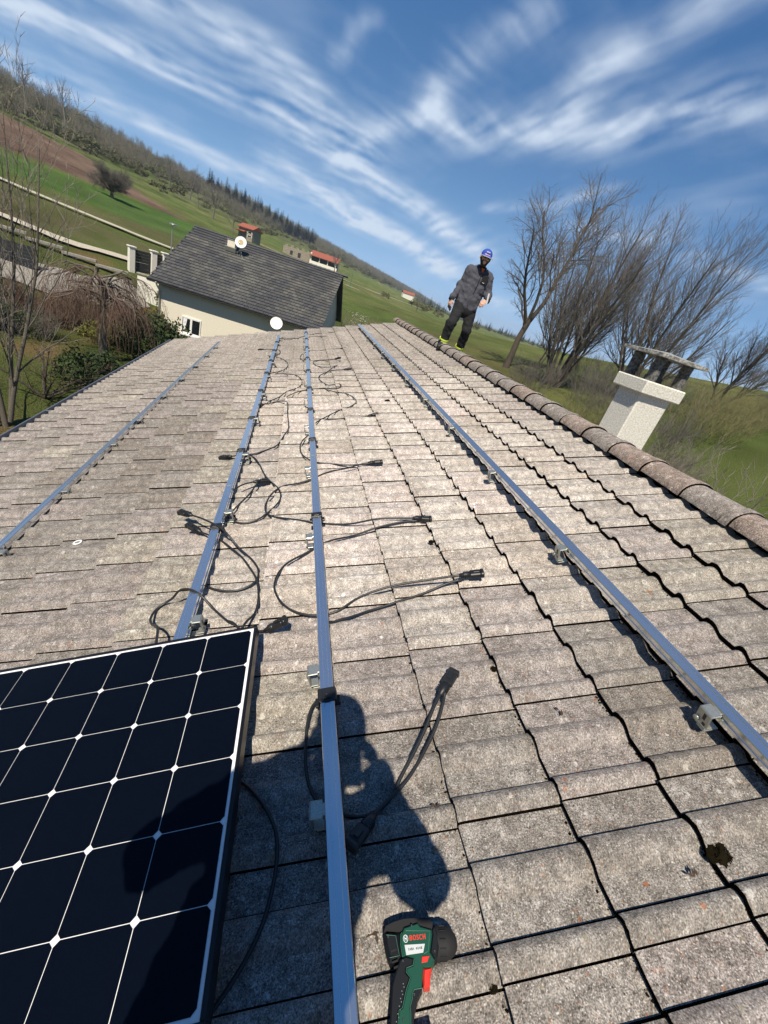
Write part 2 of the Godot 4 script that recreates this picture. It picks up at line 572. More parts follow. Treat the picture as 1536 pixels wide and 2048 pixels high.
	for a in [["leaf_dark", 0.048, 0.074, 0.028], ["leaf_yellow", 0.32, 0.26, 0.03], ["leaf_olive", 0.14, 0.15, 0.036], ["leaf_brown", 0.10, 0.088, 0.05], ["leaf_grey", 0.125, 0.125, 0.066], ["leaf_green", 0.075, 0.11, 0.032], ["needle", 0.030, 0.046, 0.026], ["blossom", 0.62, 0.60, 0.55]]:
		var m := mat(a[0], lin(a[1], a[2], a[3]), 0.75, 0.0, 0.3)
		m.vertex_color_use_as_albedo = true
		m.backlight_enabled = true
		m.backlight = lin(a[1] * 0.6, a[2] * 0.7, a[3] * 0.5)
	# people and tools
	mat("skin", lin(0.52, 0.31, 0.215), 0.55).subsurf_scatter_enabled = false
	var cl := mottle(256, 81, 0.08, Color(0.75, 0.75, 0.75), Color(1, 1, 1), 0.3)
	planar(mat("jacket", lin(0.082, 0.086, 0.108), 0.95), cl, 0.12)
	planar(mat("trousers", lin(0.010, 0.011, 0.014), 0.9), cl, 0.12)
	mat("black_cloth", lin(0.010, 0.010, 0.012), 0.9)
	mat("hi_vis", lin(0.62, 0.78, 0.05), 0.6)
	mat("grey_band", lin(0.22, 0.24, 0.22), 0.5)
	mat("boot", lin(0.020, 0.020, 0.022), 0.55)
	mat("sole", lin(0.008, 0.008, 0.008), 0.8)
	mat("cap_blue", lin(0.020, 0.062, 0.36), 0.8)
	mat("hair", lin(0.045, 0.028, 0.018), 0.9)
	mat("lens", lin(0.006, 0.006, 0.007), 0.08, 0.0, 0.7)
	mat("orange_cloth", lin(0.55, 0.12, 0.03), 0.9)
	mat("drill_green", lin(0.008, 0.062, 0.036), 0.36)
	mat("drill_rim", lin(0.05, 0.16, 0.11), 0.4)
	mat("grip", lin(0.008, 0.010, 0.013), 0.55, 0.0, 0.3)
	mat("drill_red", lin(0.66, 0.035, 0.022), 0.42)
	mat("drill_label", lin(0.62, 0.65, 0.63), 0.3, 0.2)
	mat("print_white", lin(0.75, 0.78, 0.76), 0.5)
	mat("print_grey", lin(0.10, 0.12, 0.12), 0.5)
	mat("paper", lin(0.8, 0.8, 0.78), 0.8)


func in_poly(p: Vector2, poly: PackedVector2Array) -> float:
	var d := 1e9
	for i in poly.size():
		d = minf(d, p.distance_to(Geometry2D.get_closest_point_to_segment(p, poly[i], poly[(i + 1) % poly.size()])))
	return d if Geometry2D.is_point_in_polygon(p, poly) else -d


func terrain() -> void:
	var n1 := FastNoiseLite.new(); n1.seed = 4; n1.frequency = 0.018; n1.fractal_octaves = 4
	var n2 := FastNoiseLite.new(); n2.seed = 8; n2.frequency = 0.15; n2.fractal_octaves = 3
	var ploughed := PackedVector2Array([Vector2(-128, -206), Vector2(-108, -228), Vector2(-88, -222), Vector2(-74, -212), Vector2(-46, -164), Vector2(-29, -140), Vector2(-34, -138), Vector2(-44, -136), Vector2(-46, -124), Vector2(-55, -118), Vector2(-60, -106), Vector2(-78, -98), Vector2(-140, -150)])
	var lush := PackedVector2Array([Vector2(-60, -92), Vector2(-52, -106), Vector2(-44, -120), Vector2(-27, -136), Vector2(-14, -112), Vector2(-18, -84), Vector2(-36, -76)])
	var n3 := FastNoiseLite.new(); n3.seed = 15; n3.frequency = 0.045; n3.fractal_octaves = 4
	var angles := PackedFloat32Array()
	var a := -46.0
	while a < 70.0:
		angles.append(deg_to_rad(a)); a += 0.36
	while a < 314.0:
		angles.append(deg_to_rad(a)); a += 4.0
	var rings := PackedFloat32Array()
	var r := 1.5
	while r < 5200.0:
		rings.append(r); r *= 1.036 if r < 700.0 else 1.1
	var b := B.new()
	var na := angles.size()
	for rr in rings:
		for an in angles:
			var x := sin(an) * rr
			var z := -cos(an) * rr
			var k1 := n1.get_noise_2d(x, z)
			var k2 := n2.get_noise_2d(x, z)
			var k3 := n3.get_noise_2d(x * (1.0 + 0.004 * rr), z)
			var y := ground_y(x, z) + k2 * 0.18 * ss(20.0, 60.0, rr)
			var p := Vector2(x, z)
			var c := Color(0.066, 0.098, 0.022).lerp(Color(0.096, 0.112, 0.032), clampf(0.5 + k1 * 1.6, 0.0, 1.0))
			var s := (x + 206.0) * 0.94 + (z + 422.0) * 0.35
			if rr < 46.0 and x < 9.0:   # gardens: mossy lawn with bare patches
				c = Color(0.068, 0.090, 0.022).lerp(Color(0.115, 0.092, 0.034), ss(0.08, 0.5, k2))
			elif x < -6.0 and rr < 110.0:
				c = c.lerp(Color(0.095, 0.090, 0.040), clampf(0.45 + k1 * 1.8 + k2 * 0.6, 0.0, 0.9))
			if x > 9.0 and rr < 75.0:
				c = c.lerp(Color(0.088, 0.088, 0.030), clampf(0.0 + k1 * 1.6 + k2 * 1.1, 0.0, 0.7))
			if s < 190.0: c = c.lerp(Color(0.070, 0.080, 0.032), clampf(0.35 + k1 * 2.0, 0.0, 0.8))
			if rr > 60.0 and rr < 330.0 and x < 0.0:
				var w := ss(-3.0, 3.0, in_poly(p, lush) + k2 * 6.0)
				c = c.lerp(Color(0.050, 0.112, 0.020), w * 0.75)
				w = ss(-1.5, 1.5, in_poly(p, ploughed) + k2 * 3.0)
				c = c.lerp(Color(0.098, 0.070, 0.040).lerp(Color(0.126, 0.098, 0.055), clampf(0.5 + k1 * 1.5 + 0.35 * sin((x * 0.83 - z * 0.55) * 0.9), 0.0, 1.0)), w)
			if rr > 900.0: c = c.lerp(Color(0.055, 0.075, 0.035), 0.7)
			c.a = 1.0
			c.b *= 1.45
			c.r *= 1.12
			b.col = c * (2.15 if rr > 46.0 else 1.75) * (1.0 + 0.25 * k2 + 0.42 * k3)
			b.col.a = 1.0
			b.vert(Vector3(x, y, z), Vector3.UP)
	for j in rings.size() - 1:
		for i in na:
			var p := j * na + i
			var q := j * na + (i + 1) % na
			b.ix.append(p); b.ix.append(p + na); b.ix.append(q)
			b.ix.append(q); b.ix.append(p + na); b.ix.append(q + na)
			if i < na - 1 and j > 0:
				b.n[p] = (b.v[p + na] - b.v[p - na]).cross(b.v[q] - b.v[p]).normalized()
				if b.n[p].y < 0.0: b.n[p] = -b.n[p]
	top("terrain", b.mesh(), M.ground, "grassy valley floor with a long hill rising on the far side of the gardens", "", Transform3D(), "", "structure")


# a strip laid on the ground along the points
func strip(pts: Array, wide: float, lift: float) -> B:
	var cu := Curve3D.new()
	for i in pts.size():
		var p: Vector2 = pts[i]
		var t: Vector2 = (pts[mini(i + 1, pts.size() - 1)] - pts[maxi(i - 1, 0)]) * 0.18
		cu.add_point(Vector3(p.x, 0, p.y), Vector3(-t.x, 0, -t.y), Vector3(t.x, 0, t.y))
	var b := B.new()
	var lng := cu.get_baked_length()
	var n := int(lng / 1.2) + 2
	var last := []
	for i in n:
		var o := lng * i / (n - 1)
		var p := cu.sample_baked(o)
		var q := cu.sample_baked(minf(o + 0.5, lng)) - cu.sample_baked(maxf(o - 0.5, 0.0))
		var side := Vector3(-q.z, 0, q.x).normalized() * wide * 0.5 * (1.0 + 0.12 * sin(o * 1.7))
		var row := []
		for k in 5:
			var e := p + side * (k / 2.0 - 1.0)
			e.y = ground_y(e.x, e.z) + lift
			row.append(b.vert(e, Vector3.UP))
		if last:
			for k in 4:
				b.ix.append(last[k]); b.ix.append(row[k]); b.ix.append(last[k + 1])
				b.ix.append(last[k + 1]); b.ix.append(row[k]); b.ix.append(row[k + 1])
		last = row
	return b


func lanes() -> void:
	top("gravel_track", strip([Vector2(-44, -66), Vector2(-32, -62.9), Vector2(-23.9, -62.3), Vector2(-15.1, -62.3), Vector2(-9, -66), Vector2(-2, -76)], 1.7, 0.28).mesh(), M.gravel, "pale gravel track crossing the hill foot above the gate", "", Transform3D(), "", "structure")
	top("road", strip([Vector2(-40, -40), Vector2(-20.9, -40.8), Vector2(-17.0, -41.2), Vector2(-14.9, -42.4), Vector2(-12.2, -43.6)], 0.9, 0.2).mesh(), M.gravel, "narrow pale lane leading down to the gate", "", Transform3D(), "", "structure")
	top("driveway", strip([Vector2(-27, -33.5), Vector2(-20, -34.4), Vector2(-15, -35.4), Vector2(-11.2, -38.4)], 3.4, 0.12).mesh(), M.concrete, "pale concrete driveway behind the garden shrubs", "", Transform3D(), "", "structure")
	top("farm_track", strip([Vector2(-22, -196), Vector2(-8, -197), Vector2(6, -204), Vector2(21, -226), Vector2(36, -238), Vector2(61, -287), Vector2(99, -346)], 2.2, 0.35).mesh(), M.gravel, "pale farm track running past the far buildings", "", Transform3D(), "", "structure")
	top("earth_pit", strip([Vector2(15.4, -170), Vector2(18.6, -171.5), Vector2(21.6, -172.4)], 3.4, 0.4).mesh(), M.gravel, "bare patch of pale earth in the meadow", "", Transform3D(), "", "structure")
	top("field_path", strip([Vector2(112, -255), Vector2(140, -262), Vector2(190, -280)], 3.2, 0.4).mesh(), M.gravel, "thin pale path across the far meadow behind the man", "", Transform3D(), "", "structure")


# one interlocking tile: two rolls, a lap joint, a raised butt edge; x up the slope, z towards the viewer
func tile_mesh(sd: int) -> ArrayMesh:
	var r := RandomNumberGenerator.new()
	r.seed = sd
	var pr := [Vector2(0.0014, -0.0140), Vector2(0.0018, 0.0040), Vector2(0.0098, 0.0099), Vector2(0.0177, 0.0175), Vector2(0.0257, 0.0227), Vector2(0.0336, 0.0253), Vector2(0.0416, 0.0249), Vector2(0.0495, 0.0217), Vector2(0.0575, 0.0150), Vector2(0.0584, 0.0006), Vector2(0.0640, 0.0000), Vector2(0.1000, 0.0000), Vector2(0.1280, 0.0004), Vector2(0.1428, 0.0099), Vector2(0.1536, 0.0175), Vector2(0.1644, 0.0227), Vector2(0.1751, 0.0253), Vector2(0.1859, 0.0249), Vector2(0.1967, 0.0217), Vector2(0.2075, 0.0150), Vector2(0.2084, 0.0006), Vector2(0.2140, 0.0000), Vector2(0.2580, 0.0000), Vector2(0.2978, 0.0002), Vector2(0.2998, 0.0002), Vector2(0.3002, -0.0140)]
	var b := B.new()
	var lng := TILE + 0.07
	var rows := [0.0, 0.010, 0.12, lng]
	var up := 0.027
	var f := B.new()       # darker steps at the foot of each roll, and the butt edge
	var wob := []
	for i in pr.size(): wob.append(r.randf_range(-0.0016, 0.0016))
	for i in pr.size() - 1:
		var p: Vector2 = pr[i]
		var q: Vector2 = pr[i + 1]
		# smooth along the curves, sharp at drops and joints
		var e := (q - p).normalized()
		var np := Vector2(-e.y, e.x)
		var nq := np
		if i > 0:
			var e0: Vector2 = (p - pr[i - 1]).normalized()
			if e0.dot(e) > 0.86: np = (np + Vector2(-e0.y, e0.x)).normalized()
		if i < pr.size() - 2:
			var e2: Vector2 = (pr[i + 2] - q).normalized()
			if e2.dot(e) > 0.86: nq = (nq + Vector2(-e2.y, e2.x)).normalized()
		var dark_face := (p.y > 0.012 and q.y < 0.002) or (p.y < 0.002 and p.y > -0.001 and q.x - p.x < 0.0062 and q.y < 0.001 and i > 3 and q.x < 0.25) or i == 0
		var w_ := f if dark_face else b
		var first := w_.v.size()
		for j in rows.size():
			var x: float = rows[j]
			var h := up * (1.0 - x / TILE) - (0.0025 if j == 0 else 0.0)
			for s in 2:
				var w: Vector2 = p if s == 0 else q
				var m: Vector2 = np if s == 0 else nq
				var nn := Vector3(up / TILE, m.y, -m.x)
				if j == 0: nn += Vector3(-0.6, 0, 0)
				w_.vert(Vector3(x + (wob[i + s] if j < 2 else 0.0), w.y + h, -w.x), nn.normalized())
		for j in rows.size() - 1:
			var k := first + j * 2
			w_.ix.append(k); w_.ix.append(k + 1); w_.ix.append(k + 2)
			w_.ix.append(k + 1); w_.ix.append(k + 3); w_.ix.append(k + 2)
	var m := b.mesh()
	for i in pr.size() - 1:
		var p: Vector2 = pr[i]
		var q: Vector2 = pr[i + 1]
		if p.y < -0.01 or q.y < -0.01: continue
		var y0 := up - 0.0025
		f.quad(Vector3(wob[i], p.y + y0, -p.x), Vector3(wob[i + 1], q.y + y0, -q.x), Vector3(wob[i + 1] + 0.003, q.y + y0 - 0.025, -q.x), Vector3(wob[i] + 0.003, p.y + y0 - 0.025, -p.x), Vector3(-1, 0, 0))
	f.add_to(m)
	m.surface_set_material(1, M.seam)
	return m


func house() -> void:
	var ridge := RT * Vector3(2.18, 0.0, 0.0)
	var far_end := -11.06
	var near_end := 3.1
	var len_z := near_end - far_end
	var base_y := -3.2
	var hs := thing("house", "house under the camera with a low pitched roof of weathered concrete tiles", "house", Transform3D(Basis(), Vector3(0, base_y, -4.0)))
	var inv := hs.transform.affine_inverse()
	# walls under the eaves, a gabled section pushed along the ridge
	var el := RT * Vector3(-2.55, -0.13, 0.0)
	var er := Vector3(2.0 * ridge.x - el.x, el.y, 0)
	var b := B.new()
	var sec := PackedVector2Array([Vector2(el.x, base_y), Vector2(er.x, base_y), Vector2(er.x, er.y), Vector2(ridge.x, ridge.y - 0.17), Vector2(el.x, el.y)])
	b.prism(sec, far_end + 0.35, near_end - 0.35, 0.0)
	var back := PackedVector3Array()
	for q in sec: back.append(Vector3(q.x, q.y, far_end + 0.35))
	b.poly(back, Vector3(0, 0, -1))
	part("wall", b.mesh(), M.house_wall, hs, inv)
	# roof deck: both slopes as slabs
	b = B.new()
	var nn := RT.basis.y
	var up := RT.basis.x
	for s in [0, 1]:
		var a := RT * Vector3(-3.02, -0.036, 0)
		var t := RT * Vector3(2.18, -0.036, 0)
		var down := -nn * 0.09
		if s == 1:
			a = Vector3(2.0 * ridge.x - a.x, a.y, 0); down.x = -down.x
			t.x += 0.004
		var q := PackedVector3Array([a, t, t + down, a + down])
		for i in 4:
			var p0 := q[i]; var p1 := q[(i + 1) % 4]
			var mid := (p0 + p1) * 0.5 - (q[0] + q[2]) * 0.5
			var hint: Vector3 = [nn, up, -nn, -up][i]
			if s == 1: hint.x = -hint.x
			b.quad(p0 + Vector3(0, 0, near_end - 0.01), p1 + Vector3(0, 0, near_end - 0.01), p1 + Vector3(0, 0, far_end + 0.01), p0 + Vector3(0, 0, far_end + 0.01), hint)
		for z in [near_end - 0.01, far_end + 0.01]:
			var fc := PackedVector3Array()
			for p in q: fc.append(p + Vector3(0, 0, z))
			b.poly(fc, Vector3(0, 0, 1 if z > 0 else -1))
	var deck := part("roof", b.mesh(), M.seam, hs, inv)
	# tiles: those that show largest one by one, the others together
	var kinds := []
	for i in 5: kinds.append(tile_mesh(100 + i))
	var spots := []
	var cam := Transform3D(Basis(Vector3(0.94517, 0.28171, 0.16522), Vector3(-0.16637, 0.85066, -0.49869), Vector3(-0.28103, 0.44386, 0.85089)), Vector3(0, CAM_Y, 0)).affine_inverse()
	var r := RandomNumberGenerator.new()
	r.seed = 77
	var shade := FastNoiseLite.new()
	shade.seed = 3; shade.frequency = 0.35
	for i in range(-11, 36):
		for j in range(-11, 6):
			var u := U0 + TILE * i
			var v := V0 + TILE * j
			var t := RT * Transform3D(Basis.from_euler(Vector3(r.randf_range(-0.006, 0.006), r.randf_range(-0.004, 0.004), r.randf_range(-0.006, 0.006))), Vector3(v + r.randf_range(-0.003, 0.003), r.randf_range(-0.002, 0.002), -u))
			var mid := cam * (RT * Vector3(v + 0.15, 0, -u - 0.15))
			var score := 0.0
			if mid.z < -0.2 and absf(mid.x / mid.z) < 1.05 and absf(mid.y / mid.z) < 1.35:
				score = 1.0 / pow(mid.length(), 3.0)
			spots.append([score, t, u, v, r.randi() % 5, r.randf()])
	# weathered tints with light falloff painted in: middle lighter, near tiles and eaves darker
	var wear_and_light := func(u: float, v: float, k: float) -> float:
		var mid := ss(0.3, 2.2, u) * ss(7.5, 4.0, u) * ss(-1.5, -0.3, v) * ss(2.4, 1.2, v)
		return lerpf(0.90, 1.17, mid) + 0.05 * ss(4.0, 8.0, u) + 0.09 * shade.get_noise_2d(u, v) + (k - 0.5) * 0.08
	spots.sort_custom(func(p, q): return p[0] > q[0])
	var names := 0
	var rest := []
	for k in spots.size():
		var s: Array = spots[k]
		if k < 300:
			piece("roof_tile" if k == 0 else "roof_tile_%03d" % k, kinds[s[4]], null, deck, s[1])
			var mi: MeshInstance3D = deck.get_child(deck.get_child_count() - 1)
			mi.set_surface_override_material(0, M["tile%d" % clampi(int((wear_and_light.call(s[2], s[3], s[5]) - 0.84) / 0.045 + 0.5), 0, 9)])
		else: rest.append(s)
	var mm := MultiMesh.new()
	mm.transform_format = MultiMesh.TRANSFORM_3D
	mm.use_colors = true
	mm.mesh = tile_mesh(100)
	mm.mesh.surface_set_material(0, M.tiles)
	mm.instance_count = rest.size()
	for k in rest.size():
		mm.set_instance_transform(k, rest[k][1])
		var kk: float = wear_and_light.call(rest[k][2], rest[k][3], rest[k][5])
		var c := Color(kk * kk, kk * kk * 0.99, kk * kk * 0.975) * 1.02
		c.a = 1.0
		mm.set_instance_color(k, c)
	var mi := MultiMeshInstance3D.new()
	mi.name = "roof_tiles"
	mi.multimesh = mm
	deck.add_child(mi, true)
	mi.set_meta("kind", "stuff")
	# ridge tiles: half-round with a raised collar where each laps the next
	b = B.new()
	var pro := []
	var rw := 0.128
	for k in 13:
		var a := PI * k / 12.0
		pro.append(Vector2(cos(a) * rw, pow(sin(a), 0.8) * 0.098))
	var stops := [[0.0, 1.09], [0.006, 1.12], [0.030, 1.12], [0.050, 1.11], [0.056, 1.045], [0.10, 1.02], [0.348, 0.93], [0.40, 0.91]]
	for side in [1.0, 0.86]:
		var first := b.v.size()
		for st in stops:
			for p in pro:
				var o: Vector2 = p * st[1] * side
				b.vert(Vector3(o.x, o.y, -st[0]), Vector3(p.x, p.y * 1.6, 0).normalized() * (1 if side == 1.0 else -1))
		for j in stops.size() - 1:
			for k in 12:
				var a := first + j * 13 + k
				if side == 1.0:
					b.ix.append(a); b.ix.append(a + 1); b.ix.append(a + 13)
					b.ix.append(a + 1); b.ix.append(a + 14); b.ix.append(a + 13)
				else:
					b.ix.append(a); b.ix.append(a + 13); b.ix.append(a + 1)
					b.ix.append(a + 1); b.ix.append(a + 13); b.ix.append(a + 14)
	for s in [1.0, -1.0]:
		b.quad(Vector3(s * rw, 0, 0), Vector3(s * rw * 0.86, 0, 0), Vector3(s * rw * 0.82, 0, -0.39), Vector3(s * rw * 0.95, 0, -0.39), Vector3(0, -1, 0))
	var rm := b.mesh()
	b = B.new()     # mortar showing in the open end
	for k in 12:
		var p: Vector2 = pro[k] * 1.09
		var q: Vector2 = pro[k + 1] * 1.09
		b.quad(Vector3(p.x, p.y, 0), Vector3(q.x, q.y, 0), Vector3(q.x * 0.88, q.y * 0.88, 0.002), Vector3(p.x * 0.88, p.y * 0.88, 0.002), Vector3(0, 0, 1))
	b.add_to(rm)
	rm.surface_set_material(1, M.seam)
	for k in range(-10, 28):
		var u := 1.575 + 0.348 * k
		var t := Transform3D(Basis.from_euler(Vector3(0.018 + r.randf_range(-0.008, 0.008), r.randf_range(-0.012, 0.012), r.randf_range(-0.02, 0.02))), Vector3(ridge.x + r.randf_range(-0.004, 0.004), ridge.y - 0.004 + r.randf_range(-0.004, 0.004), -u))
		part("ridge_tile", rm, null, deck, t).set_surface_override_material(0, M.ridge if r.randf() < 0.6 else M.ridge_pink)
	# far slope: courses of the same tiles seen by nobody from here are one plain sheet on its deck
	b = B.new()
	var c0 := Vector3(ridge.x + 0.02, ridge.y + 0.012, 0)
	var c1 := Vector3(2.0 * ridge.x - (RT * Vector3(-3.1, 0.0, 0)).x, (RT * Vector3(-3.1, 0.0, 0)).y + 0.012, 0)
	b.quad(c0 + Vector3(0, 0, near_end), c1 + Vector3(0, 0, near_end), c1 + Vector3(0, 0, far_end), c0 + Vector3(0, 0, far_end), Vector3(0, 1, 0))
	part("far_slope", b.mesh(), M.tile2, deck)
	# gutter along the eaves, its clips, and a fascia behind it
	b = B.new()
	var pts := PackedVector2Array()
	var gc := RT * Vector3(-3.145, 0.004, 0)
	var prof := []
	for k in 9:
		var a := PI + PI * k / 8.0
		prof.append(Vector2(cos(a) * 0.065, sin(a) * 0.065))
	for s in [1.0, 0.93]:
		for k in 8:
			var p: Vector2 = prof[k] * s
			var q: Vector2 = prof[k + 1] * s
			b.quad(gc + Vector3(p.x, p.y, near_end), gc + Vector3(q.x, q.y, near_end), gc + Vector3(q.x, q.y, far_end), gc + Vector3(p.x, p.y, far_end), Vector3(p.x, p.y, 0) * (1.0 if s == 1.0 else -1.0))
	b.tube(PackedVector3Array([gc + Vector3(-0.066, 0, near_end), gc + Vector3(-0.066, 0, far_end)]), PackedFloat32Array([0.009, 0.009]), 8)
	var gu := part("gutter", b.mesh(), M.gutter, hs, inv)
	b = B.new()
	b.box(Vector3.ZERO, Vector3(0.14, 0.004, 0.025))
	var gm := b.mesh()
	for k in 14: part("gutter_clip", gm, M.gutter, gu, Transform3D(Basis(), gc + Vector3(0, 0.004, 2.5 - k * 1.0)))
	chimney(hs, inv)


func chimney(hs: Node, inv: Transform3D) -> void:
	# rendered shaft, wider collar, concrete slab on short piers
	var x0 := 3.30; var lx := 0.369; var z0 := -3.617; var lz := 0.334
	var c := Vector3(x0 + lx * 0.5, 0, z0 - lz * 0.5)
	var b := B.new()
	b.box(c + Vector3(0, 5.15, 0), Vector3(lx, 1.48, lz), 0.012)
	var ch := part("chimney", b.mesh(), M.render_white, hs, inv)
	b = B.new()
	b.box(c + Vector3(0, 5.930, 0), Vector3(lx + 0.11, 0.124, lz + 0.11), 0.010)
	part("collar", b.mesh(), M.render_white, ch)
	b = B.new()
	b.box(Vector3.ZERO, Vector3(0.07, 0.24, 0.09), 0.008)
	var leg := b.mesh()
	for sx in [-1.0, 1.0]:
		for sz in [-1.0, 1.0]:
			part("pier", leg, M.slab_edge, ch, Transform3D(Basis(), c + Vector3(sx * (lx * 0.5 - 0.02), 6.105, sz * (lz * 0.5 - 0.02))))
	# the slab rises a little to its middle
	b = B.new()
	var hx := lx * 0.5 + 0.10; var hz := lz * 0.5 + 0.10
	var y0 := 6.213
	var q := [Vector3(-hx, 0, hz), Vector3(hx, 0, hz), Vector3(hx, 0, -hz), Vector3(-hx, 0, -hz)]
	for i in 4:
		var p0: Vector3 = c + q[i] + Vector3(0, y0, 0)
		var p1: Vector3 = c + q[(i + 1) % 4] + Vector3(0, y0, 0)
		var e := Vector3(0, 0.030, 0)
		b.quad(p0, p1, p1 + e, p0 + e, (p0 + p1) * 0.5 - c - Vector3(0, y0, 0))
		b.tri(p0 + e, p1 + e, c + Vector3(0, y0 + 0.062, 0), Vector3.UP)
		b.tri(p0, p1, c + Vector3(0, y0 - 0.001, 0), Vector3.DOWN)
	part("slab", b.mesh(), M.slab, ch)
	b = B.new()
	b.tube(PackedVector3Array([c + Vector3(0, 5.95, 0), c + Vector3(0, 6.04, 0)]), PackedFloat32Array([0.09, 0.085]), 16)
	part("flue", b.mesh(), M.dark_metal, ch)


func neighbour_house() -> void:
	# ridge turned 10.9 degrees from square; local x along the ridge, z towards the viewer
	var ang := -0.19
	var ba := Basis(Vector3.UP, ang)
	var right := Vector3(3.18, 0, -37.87)
	var lng := 11.5
	var at := right - ba.x * lng * 0.5
	at.y = -1.6
	var t := Transform3D(ba, at)
	var ho := thing("neighbour_house", "cream rendered house with a dark grey tiled gable roof beyond our gable", "house", t)
	var ridge := 6.22 - at.y
	var hw := 6.69
	var eave := 2.47 - at.y
	var wz := hw - 0.62
	var wl := lng * 0.5 - 0.45
	var b := B.new()
	var wy := eave + 0.62 * (ridge - eave) / hw - 0.12
	b.prism(PackedVector2Array([Vector2(-wz, 0), Vector2(wz, 0), Vector2(wz, wy), Vector2(0, ridge - 0.14), Vector2(-wz, wy)]), -wl, wl, 0.0, Transform3D(Basis(Vector3(0, 0, -1), Vector3.UP, Vector3(1, 0, 0)), Vector3.ZERO))
	var back := PackedVector3Array()
	for q in [Vector2(-wz, 0), Vector2(wz, 0), Vector2(wz, wy), Vector2(0, ridge - 0.14), Vector2(-wz, wy)]: back.append(Vector3(-wl, q.y, -q.x))
	b.poly(back, Vector3(-1, 0, 0))
	part("wall", b.mesh(), M.render_cream, ho)
	# roof: a deck under courses of flat tiles
	b = B.new()
	var hl := lng * 0.5
	for s in [1.0, -1.0]:
		var a := Vector3(0, ridge - 0.06, 0)
		var e := Vector3(0, eave - 0.06, s * hw)
		var th := Vector3(0, -0.10, 0)
		var hint := Vector3(0, hw, s * (ridge - eave))
		b.quad(a + Vector3(-hl, 0, 0), a + Vector3(hl, 0, 0), e + Vector3(hl, 0, 0), e + Vector3(-hl, 0, 0), hint)
		b.quad(a + th + Vector3(-hl, 0, 0), a + th + Vector3(hl, 0, 0), e + th + Vector3(hl, 0, 0), e + th + Vector3(-hl, 0, 0), -hint)
		b.quad(e + Vector3(-hl, 0, 0), e + Vector3(hl, 0, 0), e + th + Vector3(hl, 0, 0), e + th + Vector3(-hl, 0, 0), Vector3(0, 0, s))
		for x in [-hl, hl]:
			b.quad(a + Vector3(x, 0, 0), e + Vector3(x, 0, 0), e + th + Vector3(x, 0, 0), a + th + Vector3(x, 0, 0), Vector3(x, 0, 0))
	var rf := part("roof", b.mesh(), M.dark_metal, ho)
	b = B.new()
	var r := RandomNumberGenerator.new()
	r.seed = 5
	var no := FastNoiseLite.new(); no.seed = 12; no.frequency = 0.25
	var sl := sqrt(hw * hw + (ridge - eave) * (ridge - eave))
	for s in [1.0, -1.0]:
		var dn := Vector3(0, (eave - ridge) / sl, s * hw / sl)
		var nn := Vector3(0, hw / sl, s * (ridge - eave) / sl)
		var rows := 23
		var cols := 35
		for j in rows:
			for i in cols:
				var w := (lng + 0.06) / cols
				var x0 := -hl - 0.03 + w * i + r.randf_range(0.004, 0.012) + (w * 0.5 if j % 2 == 1 and i < cols - 1 else 0.0)
				var x1 := x0 + w - 0.012
				var d0 := sl / rows * j
				var d1 := d0 + sl / rows + 0.05
				var lift := 0.062 + r.randf_range(-0.006, 0.006)
				var k := no.get_noise_2d(x0 * 1.3, d0 * 2.0 + s * 20.0)
				var wear_and_light := clampf(0.45 + k * 1.3 + r.randf_range(-0.35, 0.35), 0.0, 1.0) * ss(0.0, 0.18, d0 / sl) * ss(1.0, 0.72, d0 / sl)
				b.col = Color(0.075, 0.078, 0.085).lerp(Color(0.165, 0.162, 0.142), wear_and_light * 0.85) * r.randf_range(0.8, 1.15)
				b.col.a = 1.0
				var o := Vector3(0, ridge - 0.05, 0)
				var p0 := o + dn * d0 + nn * 0.006
				var p1 := o + dn * d1 + nn * lift
				b.quad(p0 + Vector3(x0, 0, 0), p0 + Vector3(x1, 0, 0), p1 + Vector3(x1, 0, 0), p1 + Vector3(x0, 0, 0), nn)
				var q1 := p1 - nn * 0.035
				b.quad(p1 + Vector3(x0, 0, 0), p1 + Vector3(x1, 0, 0), q1 + Vector3(x1, 0, 0), q1 + Vector3(x0, 0, 0), dn)
				b.quad(p0 + Vector3(x1, 0, 0), p1 + Vector3(x1, 0, 0), q1 + Vector3(x1, 0, 0), p0 + Vector3(x1, -0.01, 0), Vector3(1, 0, 0))
	part("roof_tiles", b.mesh(), M.slate, rf).set_meta("kind", "stuff")
	b = B.new()
	for k in 33:
		var x := -hl + 0.36 * k
		b.tube(PackedVector3Array([Vector3(x, ridge - 0.03, 0), Vector3(x + 0.38, ridge - 0.02, 0)]), PackedFloat32Array([0.09, 0.105]), 10)
	b.col = Color(0.07, 0.07, 0.075)
	part("ridge_cap", b.mesh(), M.dark_metal, rf)
	# gutter and downpipe
	b = B.new()
	b.lathe(PackedVector2Array([Vector2(0.07, -hl - 0.05), Vector2(0.07, hl + 0.05)]), Transform3D(Basis(Vector3(0, 0, 1), Vector3(1, 0, 0), Vector3(0, 1, 0)), Vector3(0, eave - 0.05, hw + 0.075)), 10, PI * 0.5, PI * 1.5)
	part("gutter", b.mesh(), M.dark_metal, ho)
	b = B.new()
	var dx := -wl + 0.12
	b.tube(PackedVector3Array([Vector3(dx, eave - 0.10, hw + 0.05), Vector3(dx, eave - 0.32, hw - 0.15), Vector3(dx, eave - 0.62, wz + 0.09), Vector3(dx, 0.0, wz + 0.09)]), PackedFloat32Array([0.05, 0.05, 0.05, 0.05]), 10)
	part("downpipe", b.mesh(), M.zinc, ho)
	# window with two sashes
	var cx := -wl + 2.30
	var cy := 0.18 - at.y
	var wn := Node3D.new()
	b = B.new()
	var ww := 1.30; var wh := 1.12
